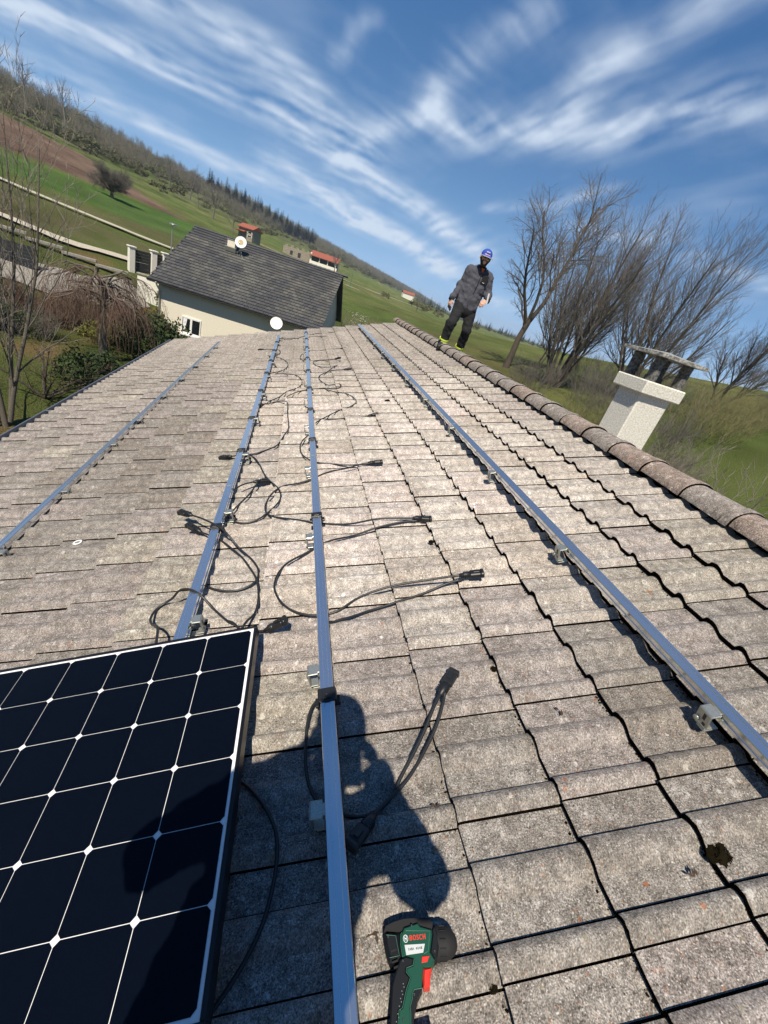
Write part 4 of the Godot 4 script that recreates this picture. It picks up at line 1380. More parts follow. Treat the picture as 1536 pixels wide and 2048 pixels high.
func near_trees() -> void:
	# tall young tree at the left edge
	var g := bare(WILD, {"segs": [8, 6, 4, 3], "sides": [9, 6, 4, 3], "kids": [13, 7, 5, 0], "ref": [1.0, 3.0, 1.2, 0.6], "from": [0.12, 0.2, 0.2, 0.2], "ang": [0.48, 0.5, 0.5, 0.5], "ratio": [0.40, 0.42, 0.5, 0.5], "thin": [0.42, 0.5, 0.6, 0.6], "wig": [0.04, 0.09, 0.12, 0.12], "tip": [0.16, 0.3, 0.4, 0.4], "twig_from": 2, "lift": [Vector3(0, 0.2, 0), Vector3(0, 0.6, 0), Vector3(0, 0.3, 0), Vector3(0, 0.2, 0)]})
	tree_thing("young_tree", "tall bare young tree with several grey stems at the left edge", on_ground(-8.5, -15.6, 0.1), [[Vector3.ZERO, Vector3(-0.06, 1, -0.04), 9.0, 0.10], [Vector3(0.15, 0.3, 0), Vector3(0.12, 1, 0.02), 8.0, 0.075], [Vector3(-0.15, 0.2, 0.1), Vector3(-0.20, 1, 0.1), 8.4, 0.075], [Vector3(0.1, 0.3, -0.1), Vector3(0.02, 1, -0.22), 8.8, 0.07]], g, 71, "bark_pale", "twig_pale", "", "tree")
	var low := bare(g, {"segs": [5, 4, 3, 2], "kids": [9, 6, 4, 0], "ref": [1.0, 1.2, 0.6, 0.3], "ang": [0.75, 0.6, 0.5, 0.5], "lift": [Vector3(0, -0.1, 0), Vector3(0, 0.1, 0), Vector3(0, 0.1, 0), Vector3(0, 0.1, 0)]})
	tree_thing("spreading_shrub", "bare spreading shrub with red-brown twigs below the tall young tree", on_ground(-8.7, -18.6), [[Vector3.ZERO, Vector3(0.8, 0.55, 0), 2.9, 0.05], [Vector3.ZERO, Vector3(-0.8, 0.6, 0.2), 2.8, 0.05], [Vector3.ZERO, Vector3(0.4, 0.6, 0.6), 2.4, 0.05], [Vector3.ZERO, Vector3(0.5, 0.5, -0.7), 2.6, 0.05], [Vector3.ZERO, Vector3(-0.3, 0.7, -0.6), 2.4, 0.05], [Vector3.ZERO, Vector3(0.1, 1.0, 0.1), 2.2, 0.05]], low, 72, "bark", "twig_red", "", "shrub")
	# weeping tree: short trunk, knotted head, long hanging shoots
	var q := RandomNumberGenerator.new()
	q.seed = 81
	var b := B.new(); var tw := B.new()
	var o := thing("weeping_tree", "weeping bare tree with an umbrella of hanging brown shoots on the lawn", "tree", Transform3D(Basis(), on_ground(-8.9, -25.0, 0.1)))
	b.tube(PackedVector3Array([Vector3(0, 0, 0), Vector3(-0.05, 1.2, 0), Vector3(0.02, 2.6, 0.03), Vector3(0, 3.7, 0)]), PackedFloat32Array([0.24, 0.19, 0.16, 0.17]), 10, false)
	for k in 26:
		var a := TAU * k / 26.0 + q.randf_range(-0.2, 0.2)
		var h := q.randf_range(2.6, 4.1)
		var out := q.randf_range(1.0, 2.5)
		var rise := q.randf_range(0.2, 1.2)
		var pts := PackedVector3Array()
		var rad := PackedFloat32Array()
		for i in 7:
			var t := i / 6.0
			pts.append(Vector3(cos(a) * out * t, h + rise * sin(t * 2.4) - 0.35 * t * t, sin(a) * out * t) + Vector3(q.randfn(), q.randfn(), q.randfn()) * 0.07)
			rad.append(lerpf(0.055, 0.018, t))
		b.tube(pts, rad, 5, false)
		for s in 16:
			var t := q.randf_range(0.3, 1.0) * 6.0
			var i := mini(int(t), 5)
			var p := pts[i].lerp(pts[i + 1], t - i)
			var aa := a + q.randf_range(-0.9, 0.9)
			var tp := PackedVector3Array([p])
			var tr := PackedFloat32Array([0.012])
			var d := Vector3(cos(aa) * 0.7, 0.35, sin(aa) * 0.7)
			var lng := q.randf_range(0.9, 2.5)
			for j in 6:
				d = (d + Vector3(q.randfn() * 0.12, -0.55, q.randfn() * 0.12)).normalized()
				p += d * lng / 6.0
				if p.y < 0.35: break
				tp.append(p); tr.append(0.010 - 0.001 * j)
			tw.tube(tp, tr, 3, false)
			for s2 in 3:
				if tp.size() < 4: continue
				var pp := tp[q.randi_range(1, tp.size() - 2)]
				var dd := Vector3(q.randfn(), -0.6, q.randfn()).normalized()
				tw.tube(PackedVector3Array([pp, pp + dd * 0.25, pp + dd * 0.4 + Vector3(0, -0.2, 0)]), PackedFloat32Array([0.006, 0.005, 0.004]), 3, false)
	part("trunk", b.mesh(), M.bark_pale, o)
	part("crown", tw.mesh(), M.twig_red, o)


func garden_plants() -> void:
	var q := RandomNumberGenerator.new()
	q.seed = 91
	var shoot := {"segs": [4, 3, 2], "sides": [4, 3, 3], "wig": [0.12, 0.18, 0.2], "tip": [0.3, 0.4, 0.4], "kids": [7, 5, 0], "ref": [1.0, 0.8, 0.4], "from": [0.2, 0.2, 0.2], "ang": [0.55, 0.6, 0.6], "ratio": [0.5, 0.5, 0.5], "thin": [0.6, 0.6, 0.6], "twig_from": 0, "lift": [Vector3(0, 0.2, 0), Vector3(0, 0.2, 0), Vector3(0, 0.1, 0)]}
	var hedge := [[-15.2, -27.6, 2.0, "twig_red", "leaf_dark", "leftmost brown shrub of the bare hedge in front of the driveway"], [-13.2, -28.8, 2.0, "twig_red", "leaf_brown", "second brown shrub of the bare hedge, left of the weeping tree"], [-11.4, -30.4, 2.1, "twig_red", "leaf_brown", "brown shrub of the bare hedge just behind the weeping tree"], [-9.6, -31.8, 1.9, "twig_red", "leaf_brown", "right end shrub of the bare hedge, beside the yellow bush"], [-12.6, -25.6, 1.5, "twig", "leaf_dark", "dark green-brown low bush on the lawn behind the tall young tree"]]
	for k in hedge.size():
		var c: Array = hedge[k]
		var stems := []
		q.seed = 500 + k
		for i in 90:
			var a := q.randf() * TAU
			var rr: float = sqrt(q.randf()) * c[2] * 0.7
			stems.append([Vector3(cos(a) * rr, -0.05, sin(a) * rr * 0.7), Vector3(cos(a) * 0.4 + q.randfn() * 0.3, 1.0, sin(a) * 0.4 + q.randfn() * 0.3), c[2] * q.randf_range(0.5, 0.95), q.randf_range(0.010, 0.02)])
		var o := tree_thing("hedge_shrub", c[5], on_ground(c[0], c[1]), stems, shoot, 520 + k, "twig", c[3], "bare hedge shrubs", "shrub")
		var b := B.new()
		for i in 700:
			var a := q.randf() * TAU
			var rr: float = sqrt(q.randf()) * c[2] * 0.8
			leaf(b, Vector3(cos(a) * rr, pow(q.randf(), 1.3) * c[2] * 0.8, sin(a) * rr * 0.7), q.randf_range(0.04, 0.08), q)
		part("leaves", b.mesh(), M[c[4]], o)
	var bushes := [["evergreen_bush", "big dark green laurel bush in front of the cream house wall", -7.5, -28.0, Vector3(2.1, 1.7, 1.9), "leaf_dark", 70, 60, 0.11],
		["juniper", "low spreading yellow-green juniper behind the weeping trunk", -9.6, -28.4, Vector3(1.7, 0.75, 1.4), "leaf_olive", 46, 55, 0.07],
		["yellow_bush", "bright yellow bush between the hedge and the neighbour's downpipe", -9.7, -34.2, Vector3(0.8, 0.9, 0.8), "leaf_yellow", 26, 45, 0.07],
		["conifer_bush", "small green conical bush by the corner of the cream house", -8.75, -34.3, Vector3(0.6, 1.3, 0.6), "leaf_olive", 30, 45, 0.06],
		["red_shrub", "dull red-brown shrub under the downpipe of the cream house", -8.3, -32.9, Vector3(0.8, 0.7, 0.7), "leaf_brown", 24, 40, 0.06],
		["ivy_shrub", "dark green shrub against the white wall by the drive", -9.2, -37.2, Vector3(0.8, 1.5, 0.7), "leaf_green", 28, 45, 0.08],
		["dark_bush", "dense dark bush close under the gutter at the left", -7.9, -20.6, Vector3(1.5, 1.2, 1.3), "leaf_dark", 50, 55, 0.08],
		["clipped_bush", "rounded dark bush beyond the lawn at the left edge", -13.9, -25.2, Vector3(1.6, 1.1, 1.2), "leaf_dark", 46, 55, 0.09]]
	for k in bushes.size():
		var c: Array = bushes[k]
		var s: Vector3 = c[4]
		q.seed = 600 + k
		var o := thing(c[0], c[1], "bush", Transform3D(Basis(), on_ground(c[2], c[3])))
		var b := B.new()
		foliage(b, Vector3(0, s.y * 0.55, 0), s, c[6], c[7], c[8], q)
		part("foliage", b.mesh(), M[c[5]], o)
		b = B.new()
		for i in 9:
			var d := Vector3(q.randfn() * 0.4 * s.x, s.y, q.randfn() * 0.4 * s.z)
			b.tube(PackedVector3Array([Vector3(q.randfn() * 0.1, 0, q.randfn() * 0.1), d * 0.5 + Vector3(q.randfn(), 0, q.randfn()) * 0.08, d]), PackedFloat32Array([0.035, 0.02, 0.01]), 4, false)
		part("stem", b.mesh(), M.bark, o)
	# white blossom and dry grass past the gable
	var o := tree_thing("blossom_shrub", "small shrub in white blossom just beyond the far gable", on_ground(5.6, -41.5), _ring(26, 0.35, 0.5, 3.4, q), shoot, 700, "twig", "twig_pale", "", "shrub")
	var b := B.new()
	for i in 420: leaf(b, Vector3(q.randfn() * 0.5, q.randf_range(1.6, 3.5), q.randfn() * 0.5), 0.045, q)
	part("blossom", b.mesh(), M.blossom, o)
	tree_thing("dry_shrub", "tuft of dry brown stems right of the white blossom shrub", on_ground(7.4, -41.0), _ring(110, 1.1, 0.35, 3.3, q), bare(shoot, {"kids": [3, 2, 0]}), 701, "twig", "reed", "", "shrub")


func _ring(n: int, rad: float, out: float, h: float, q: RandomNumberGenerator) -> Array:
	var s := []
	for i in n:
		var a := q.randf() * TAU
		var rr := sqrt(q.randf()) * rad
		s.append([Vector3(cos(a) * rr, -0.05, sin(a) * rr), Vector3(cos(a) * out + q.randfn() * 0.1, 1.0, sin(a) * out + q.randfn() * 0.1), h * q.randf_range(0.55, 1.0), q.randf_range(0.008, 0.016)])
	return s


func far_trees() -> void:
	var q := RandomNumberGenerator.new()
	q.seed = 17
	# shapes shared by all far trees
	var fg := bare(WILD, {"segs": [5, 4, 3, 2], "sides": [5, 3, 3, 3], "kids": [12, 8, 5, 0], "ref": [1.0, 4.0, 1.8, 0.8], "from": [0.28, 0.2, 0.2, 0.2], "ang": [0.75, 0.6, 0.6, 0.5], "ratio": [0.52, 0.5, 0.5, 0.5], "twig_from": 1})
	var wood := []
	for k in 4:
		var b := B.new(); var tw := B.new()
		q.seed = 800 + k
		grow(b, tw, Vector3(0, -0.3, 0), Vector3(q.randfn() * 0.06, 1, q.randfn() * 0.06), 10.0, 0.26, 0, bare(fg, {"from": [0.22 + 0.08 * k, 0.2, 0.2, 0.2]}), q)
		for i in 160: leaf(tw, Vector3(q.randfn() * 2.0, 6.0 + q.randfn() * 1.8, q.randfn() * 2.0), 0.16, q)
		tw.c.fill(Color.WHITE)
		wood.append([b.mesh(), tw.mesh()])
	var firs := []
	for k in 2:
		var b := B.new(); var tw := B.new()
		q.seed = 820 + k
		b.tube(PackedVector3Array([Vector3.ZERO, Vector3(0, 14, 0)]), PackedFloat32Array([0.22, 0.03]), 5, false)
		for i in 30:
			var y := 1.2 + 12.8 * i / 30.0
			var rr := (14.4 - y) * 0.20 + 0.15
			for j in 9:
				var a := TAU * j / 9.0 + i * 0.7 + q.randf_range(-0.3, 0.3)
				var r2 := rr * q.randf_range(0.65, 1.15)
				var d := Vector3(cos(a), -0.28, sin(a))
				var sd := Vector3(-sin(a), 0, cos(a)) * r2 * 0.28
				var kk := q.randf_range(0.65, 1.3)
				tw.col = Color(kk, kk, kk)
				var p := Vector3(0, y, 0)
				tw.tri(p, p + d * r2 * 0.7 + sd, p + d * r2 + Vector3(0, 0.1, 0), Vector3.UP)
				tw.tri(p, p + d * r2 + Vector3(0, 0.1, 0), p + d * r2 * 0.7 - sd, Vector3.UP)
		firs.append([b.mesh(), tw.mesh()])
	var shrubs := []
	for k in 3:
		var b := B.new()
		q.seed = 840 + k
		foliage(b, Vector3(0, 1.6, 0), Vector3(2.6, 2.2, 2.6), 30, 17, 0.24, q)
		shrubs.append(b.mesh())
	# trees one can tell apart
	var one := [[-163.0, -352.0, 2, 1.9, "leftmost of the three tall bare trees on the crest at the upper left"], [-153.0, -352.0, 0, 1.5, "middle of the three tall bare trees on the crest at the upper left"], [-143.0, -350.0, 3, 1.9, "rightmost and widest of the three tall bare trees on the crest at the upper left"],
		[-39.3, -227.5, 1, 1.25, "lone bare tree on the hillside above the grey roof"], [-63.5, -297.4, 0, 1.35, "bare tree half way up the hill left of the grey roof's ridge"], [-79.1, -319.7, 2, 1.3, "bare hillside tree below the woods, left of the conifers"], [-52.0, -262.0, 3, 1.0, "small bare hillside tree between two larger ones"], [-24.5, -180.0, 1, 0.75, "bare tree standing left of the red-roofed hill house"],
		[13.5, -206.0, 2, 0.9, "bare tree on the meadow edge right of the stone ruin"], [60.0, -235.0, 0, 0.8, "small bare tree beside the farm track"]]
	for k in one.size():
		var c: Array = one[k]
		var o := thing("hill_tree", c[4], "tree", Transform3D(Basis(Vector3.UP, k * 1.7).scaled(Vector3.ONE * c[3]), on_ground(c[0], c[1])), "single bare trees on the hillside")
		part("trunk", wood[c[2]][0], M.twig, o)
		part("crown", wood[c[2]][1], M.twig, o)
	# the round apple tree in the field
	var ap := thing("apple_tree", "round dense bare fruit tree alone in the green field", "tree", Transform3D(Basis(), on_ground(-36.8, -108.0)))
	var ab := B.new(); var at := B.new()
	q.seed = 860
	for k in 16:
		var a := TAU * k / 8.0 + 0.4 * (k % 3)
		grow(ab, at, Vector3(0, 1.0, 0), Vector3(cos(a), [0.5, 0.8, 1.4, 3.0][k % 4], sin(a)).normalized(), 3.9, 0.13, 1, bare(WILD, {"kids": [1, 20, 12, 8, 0], "ref": [1.0, 4.0, 1.6, 0.7, 0.4], "twig_from": 2, "lift": [Vector3.ZERO, Vector3(0, 0.12, 0), Vector3(0, 0.1, 0), Vector3.ZERO, Vector3.ZERO]}), q)
	ab.tube(PackedVector3Array([Vector3(0, -0.2, 0), Vector3(0.05, 1.1, 0)]), PackedFloat32Array([0.32, 0.26]), 9, false)
	part("trunk", ab.mesh(), M.bark, ap)
	part("crown", at.mesh(), M.twig, ap)
	# the row of dark firs on the crest
	var fp := B.new()
	for k in 60:
		var t := k / 59.0
		var x := lerpf(-100.0, 14.0, t) + q.randf_range(-3, 3)
		var z := lerpf(-528.0, -735.0, t) + q.randf_range(-8, 8)
		var o := thing("fir_tree", "dark narrow fir in the row along the crest above the grey roof", "conifer", Transform3D(Basis(Vector3.UP, q.randf() * TAU).scaled(Vector3(1.5, 1.0, 1.5) * q.randf_range(1.15, 1.6)), on_ground(x, z)), "firs in the row along the crest")
		part("trunk", firs[k % 2][0], M.bark, o)
		part("crown", firs[k % 2][1], M.needle, o)
	# bushes one can tell apart in the meadow
	var mb := [[36.0, -200.0, 0.9, "single round bush by the farm track"], [58.0, -232.0, 1.5, "left bush of the grey hedge clump in the far meadow"], [66.0, -238.0, 1.6, "middle bush of the grey hedge clump in the far meadow"], [74.0, -243.0, 1.4, "right bush of the grey hedge clump in the far meadow"], [99.0, -250.0, 1.6, "dark bush behind the man's hand in the far meadow"]]
	for k in mb.size():
		var c: Array = mb[k]
		top("meadow_bush", shrubs[k % 3], M.leaf_grey, c[3], "bush", Transform3D(Basis(Vector3.UP, k * 1.3).scaled(Vector3.ONE * c[2]), on_ground(c[0], c[1])), "bushes in the far meadow")
	# woods and scrub on the hill that read as one mass
	var lists := [[], [], [], [], [], []]     # four bare kinds, fir, shrub
	var no := FastNoiseLite.new(); no.seed = 33; no.frequency = 0.012
	var tries := 0
	while tries < 42000:
		tries += 1
		var l := pow(q.randf(), 1.6)
		var s := q.randf_range(-40.0, 210.0)
		var along := lerpf(-150.0, 2600.0, l)
		var x := -206.0 + 0.94 * s + 0.35 * along - 0.0
		var z := -422.0 + 0.35 * s - 0.94 * along
		if z > -140.0: continue
		var p := no.get_noise_2d(x, z * 0.6)
		var belt := ss(60.0, 8.0, s) + ss(-0.02, 0.30, p) * ss(200.0, 120.0, s) + ss(500.0, 1500.0, along) * 0.6 * ss(150.0, 60.0, s) + 0.03
		if x < -60 and s > 60.0 and z > -260.0: belt *= 0.25
		if q.randf() > belt * 0.62: continue
		var sc := q.randf_range(0.7, 1.35) * (0.7 if along < 300.0 else 1.0)
		var t := Transform3D(Basis(Vector3.UP, q.randf() * TAU).scaled(Vector3(sc, sc * q.randf_range(0.85, 1.2), sc)), on_ground(x, z))
		var pick := q.randf()
		if pick < 0.34: lists[q.randi() % 4].append(t)
		elif pick < 0.34 and s < 60.0 and along > 250.0: lists[4].append(t)
		else: lists[5].append(t.scaled_local(Vector3(1.5, 1.35, 1.5) * q.randf_range(0.6, 1.5)))
	# the far end of the valley, behind the man and the trees
	for k in 900:
		var a := deg_to_rad(q.randf_range(14.0, 62.0))
		var d := q.randf_range(640.0, 1150.0)
		var sc := q.randf_range(0.7, 1.2)
		var t := Transform3D(Basis(Vector3.UP, q.randf() * TAU).scaled(Vector3.ONE * sc), on_ground(sin(a) * d, -cos(a) * d))
		lists[4 if k % 4 == 0 else 5].append(t)
	var names := ["hillside_woods", "hillside_woods", "hillside_woods", "hillside_woods", "fir_woods", "hillside_scrub"]
	var says := ["bare grey woodland covering the long hill", "bare grey woodland covering the long hill", "bare grey woodland covering the long hill", "bare grey woodland covering the long hill", "scattered dark firs among the woods on the hill", "grey-green scrub in bands across the hillside"]
	for k in 6:
		var src: Array = lists[k]
		if src.is_empty(): continue
		var mm := MultiMesh.new()
		mm.transform_format = MultiMesh.TRANSFORM_3D
		mm.use_colors = true
		mm.mesh = wood[k][1] if k < 4 else (firs[0][1] if k == 4 else shrubs[1])
		mm.instance_count = src.size()
		for i in src.size():
			mm.set_instance_transform(i, src[i])
			var kk := q.randf_range(0.75, 1.25)
			mm.set_instance_color(i, Color(kk, kk * q.randf_range(0.94, 1.08), kk * q.randf_range(0.9, 1.05)))
		var mi := MultiMeshInstance3D.new()
		mi.name = numbered(names[k])
		mi.multimesh = mm
		mi.material_override = M.twig_far if k < 4 else (M.needle if k == 4 else M.leaf_grey)
		add_child(mi, true)
		tag(mi, says[k], "", "", "stuff")


func rail_profile() -> PackedVector2Array:
	# aluminium mounting rail, slot in the top and a groove in each side; origin at the middle of the underside
	return PackedVector2Array([Vector2(-0.019, 0), Vector2(0.019, 0), Vector2(0.0195, 0.012), Vector2(0.016, 0.014), Vector2(0.016, 0.021), Vector2(0.0195, 0.023), Vector2(0.0205, 0.036), Vector2(0.0190, 0.0385), Vector2(0.0085, 0.0385), Vector2(0.0075, 0.0368), Vector2(-0.0075, 0.0368), Vector2(-0.0085, 0.0385), Vector2(-0.0190, 0.0385), Vector2(-0.0205, 0.036), Vector2(-0.0195, 0.023), Vector2(-0.016, 0.021), Vector2(-0.016, 0.014), Vector2(-0.0195, 0.012)])


func rails() -> void:
	var say := ["lowest aluminium rail, nearest the eaves, without black clips", "second aluminium rail from the eaves with black clips, disappearing under the solar panel", "aluminium rail with black clips running down the middle of the photo beside the drill", "uppermost aluminium rail, nearest the ridge, with bright hooks on its lower side"]
	# v, top height, from u, to u, scale of the profile
	var sets := [[-1.888, 0.078, -1.2, 9.75], [-0.664, 0.117, -1.6, 9.75], [-0.1005, 0.120, -1.6, 10.2], [1.1085, 0.120, -1.6, 10.5]]
	var clips := [[], [2.129, 3.276, 4.11, 5.148, 6.094, 6.973, 7.87, 8.8], [0.922, 2.106, 3.342, 4.191, 5.053, 6.013, 6.923, 7.9, 8.9, 9.8], []]
	var hooks := [[2.227, 2.977, 3.884, 4.574, 5.5, 6.4, 7.3, 8.2, 9.1], [0.5, 1.4, 2.3, 3.2, 4.1, 5.0, 5.9, 6.8, 7.7, 8.6, 9.4], [0.585, 1.040, 1.912, 2.8, 3.7, 4.6, 5.5, 6.4, 7.3, 8.2, 9.1], [0.63, 1.51, 2.39, 3.29, 4.17, 5.06, 5.95, 6.84, 7.73, 8.62, 9.51]]
	var sides := [1.0, 1.0, -1.0, -1.0]
	for i in 4:
		var s: Array = sets[i]
		var o := thing("mounting_rail", say[i], "rail", on_roof(s[2], s[0], s[1] - 0.0385), "aluminium rails laid along the roof")
		var b := B.new()
		var lng: float = s[3] - s[2]
		var pr := rail_profile()
		var k := 1.12
		for j in pr.size():
			var p := pr[j] * Vector2(k, 1.0)
			var q := pr[(j + 1) % pr.size()] * Vector2(k, 1.0)
			var e := q - p
			b.quad(Vector3(p.x, p.y, 0), Vector3(q.x, q.y, 0), Vector3(q.x, q.y, -lng), Vector3(p.x, p.y, -lng), Vector3(e.y, -e.x, 0))
		for z in [0.0, -lng]:
			var ends := PackedVector2Array()
			for p in pr: ends.append(p * Vector2(k, 1.0))
			var f := Geometry2D.triangulate_polygon(ends)
			for j in range(0, f.size(), 3):
				b.tri(Vector3(ends[f[j]].x, ends[f[j]].y, z), Vector3(ends[f[j + 1]].x, ends[f[j + 1]].y, z), Vector3(ends[f[j + 2]].x, ends[f[j + 2]].y, z), Vector3(0, 0, 1 if z == 0.0 else -1))
		part("profile", b.mesh(), M.alu, o)
		# joints in the length of the rail
		b = B.new()
		b.box(Vector3(0, 0.020, 0), Vector3(0.047, 0.040, 0.003))
		var jm := b.mesh()
		for u in [2.3 + i * 0.35, 6.1 + i * 0.3]: part("joint", jm, M.gutter, o, Transform3D(Basis(), Vector3(0, 0, -(u - s[2]))))
		# cable clips: black saddles round the rail
		b = B.new()
		b.box(Vector3(0, 0.041, 0), Vector3(0.058, 0.007, 0.050), 0.002)
		b.box(Vector3(0, 0.047, 0.004), Vector3(0.030, 0.006, 0.030), 0.002)
		for x in [-1.0, 1.0]:
			b.box(Vector3(x * 0.0275, 0.022, 0), Vector3(0.007, 0.036, 0.046), 0.002)
			b.box(Vector3(x * 0.034, 0.008, 0.004), Vector3(0.016, 0.014, 0.034), 0.003)
		b.lathe(PackedVector2Array([Vector2(0.0045, 0.0), Vector2(0.0045, 0.003), Vector2(0.0, 0.003)]), Transform3D(Basis(), Vector3(0, 0.050, 0.004)), 10)
		var cm := b.mesh()
		for u in clips[i]: part("cable_clip", cm, M.black_plastic, o, Transform3D(Basis(), Vector3(0, 0, -(u - s[2]))))
		# roof hooks: slotted galvanised angle, bolt, arm down to the tiles
		var sd: float = sides[i]
		b = B.new()
		b.box(Vector3(sd * 0.062, 0.004, 0), Vector3(0.006, 0.058, 0.046), 0.002)
		b.box(Vector3(sd * 0.046, 0.030, 0), Vector3(0.036, 0.006, 0.046), 0.002)
		b.box(Vector3(sd * 0.0265, 0.021, 0.002), Vector3(0.010, 0.026, 0.030), 0.002)
		b.box(Vector3(sd * 0.048, -0.035, 0.0), Vector3(0.028, 0.006, 0.036), 0.001)
		b.box(Vector3(sd * 0.030, -0.050, 0.0), Vector3(0.05, 0.006, 0.030), 0.001)
		for z in [-0.014]: b.lathe(PackedVector2Array([Vector2(0.009, 0.0), Vector2(0.009, 0.008), Vector2(0.0, 0.009)]), Transform3D(Basis(Vector3(0, 1, 0), Vector3(sd, 0, 0), Vector3(0, 0, 1)), Vector3(sd * 0.065, -0.014, z)), 6)
		var hm := b.mesh()
		b = B.new()
		b.box(Vector3(sd * 0.0655, 0.012, 0.004), Vector3(0.0012, 0.024, 0.009))
		b.box(Vector3(sd * 0.0655, -0.014, 0.010), Vector3(0.0012, 0.010, 0.010))
		var sm := b.mesh()
		for u in hooks[i]:
			var h := part("hook", hm, M.zinc, o, Transform3D(Basis(Vector3.UP, 0.03 * sin(u * 7.0)), Vector3(0, 0, -(u - s[2]))))
			part("slot", sm, M.dark_metal, h)


func solar_panel() -> void:
	# landscape module lying across two rails: 11 by 6 dark cells with clipped corners on a white sheet
	var a2 := PITCH + 0.03
	var ps := -0.0045
	var u2 := Vector3(cos(a2), sin(a2), 0)
	var fw := Vector3(0, 0, -1)
	var pu := u2 * cos(ps) + fw * sin(ps)
	var pf := fw * cos(ps) - u2 * sin(ps)
	var t := Transform3D(Basis(pu, pu.cross(-pf).normalized() * -1.0, -pf), Vector3(0.0500, CAM_Y - 1.2397, -1.2286))
	t.basis.y = (-pf).cross(pu).normalized()
	var o := thing("solar_panel", "black framed solar panel lying across the two lower rails", "solar panel", t)
	var c := 0.162
	var w := 11 * c
	var d := 6 * c
	var mg := 0.008
	var fr := 0.011
	var x0 := -w - mg; var x1 := mg
	var z0 := -mg; var z1 := d + mg
	var b := B.new()
	b.box(Vector3((x0 + x1) * 0.5, -0.003, (z0 + z1) * 0.5), Vector3(x1 - x0 + 0.004, 0.004, z1 - z0 + 0.004))
	part("backsheet", b.mesh(), M.backsheet, o)
	var q := PackedVector2Array()
	var hc := c * 0.5 - 0.0011
	var cut := 0.0095
	for s in [[1, 1], [-1, 1], [-1, -1], [1, -1]]:
		var p1 := Vector2(s[0] * hc, s[1] * (hc - cut)); var p2 := Vector2(s[0] * (hc - cut), s[1] * hc)
		if s[0] * s[1] > 0: q.append(p1); q.append(p2)
		else: q.append(p2); q.append(p1)
	b = B.new()
	var ring := PackedVector3Array()
	for p in q: ring.append(Vector3(p.x, 0.0004, p.y))
	b.poly(ring, Vector3.UP)
	for k in 8:
		var p := ring[k]; var r := ring[(k + 1) % 8]
		b.quad(p, r, r - Vector3(0, 0.0012, 0), p - Vector3(0, 0.0012, 0), (p + r) * Vector3(1, 0, 1))
	var cm := b.mesh()
	for j in 6:
		for i in 11:
			piece("cell" if i + j == 0 else "cell_%03d" % (j * 11 + i), cm, M.cell, o, Transform3D(Basis(), Vector3(-(i + 0.5) * c, 0, (j + 0.5) * c)))
	b = B.new()
	b.quad(Vector3(x0, 0.0022, z0), Vector3(x1, 0.0022, z0), Vector3(x1, 0.0022, z1), Vector3(x0, 0.0022, z1), Vector3.UP)
	part("glass", b.mesh(), M.glass, o)
	b = B.new()
	for s in [[Vector3((x0 + x1) * 0.5, -0.0175, z0 - fr * 0.5), Vector3(x1 - x0 + 2 * fr, 0.040, fr)], [Vector3((x0 + x1) * 0.5, -0.0175, z1 + fr * 0.5), Vector3(x1 - x0 + 2 * fr, 0.040, fr)], [Vector3(x0 - fr * 0.5, -0.0175, (z0 + z1) * 0.5), Vector3(fr, 0.0398, z1 - z0)], [Vector3(x1 + fr * 0.5, -0.0175, (z0 + z1) * 0.5), Vector3(fr, 0.0398, z1 - z0)]]:
		b.box(s[0], s[1], 0.0012)
	part("frame", b.mesh(), M.frame_black, o)


func connector_mesh() -> ArrayMesh:
	# trunk-cable plug: body, ribbed collar, square socket end with a latch
	var b := B.new()
	b.lathe(PackedVector2Array([Vector2(0.0, -0.034), Vector2(0.006, -0.034), Vector2(0.0085, -0.022), Vector2(0.0105, -0.018), Vector2(0.0105, 0.0), Vector2(0.0, 0.0)]), Transform3D(Basis(Vector3.RIGHT, -PI / 2), Vector3.ZERO), 12)
	b.box(Vector3(0, 0, -0.018), Vector3(0.026, 0.019, 0.036), 0.003)
	b.box(Vector3(0, 0.011, -0.022), Vector3(0.011, 0.005, 0.020), 0.001)
	b.box(Vector3(0, 0, -0.041), Vector3(0.0285, 0.0215, 0.012), 0.003)
	for k in 4: b.box(Vector3(0, 0, 0.004 + k * 0.005), Vector3(0.0225, 0.0165, 0.0022), 0.0005)
	return b.mesh()


# height of the tile surface over the roof plane
func tile_h(u: float, v: float) -> float:
	var f := fposmod(u - U0, TILE)
	var h := 0.0
	if f < 0.058: h = 0.0255 * pow(sin(PI * minf(1.0, f / 0.056 * 0.8)), 0.9)
	elif f > 0.132 and f < 0.208: h = 0.0255 * pow(sin(PI * minf(1.0, (f - 0.132) / 0.0755 * 0.8)), 0.9)
	return h + 0.027 * (1.0 - fposmod(v - V0, TILE) / TILE)


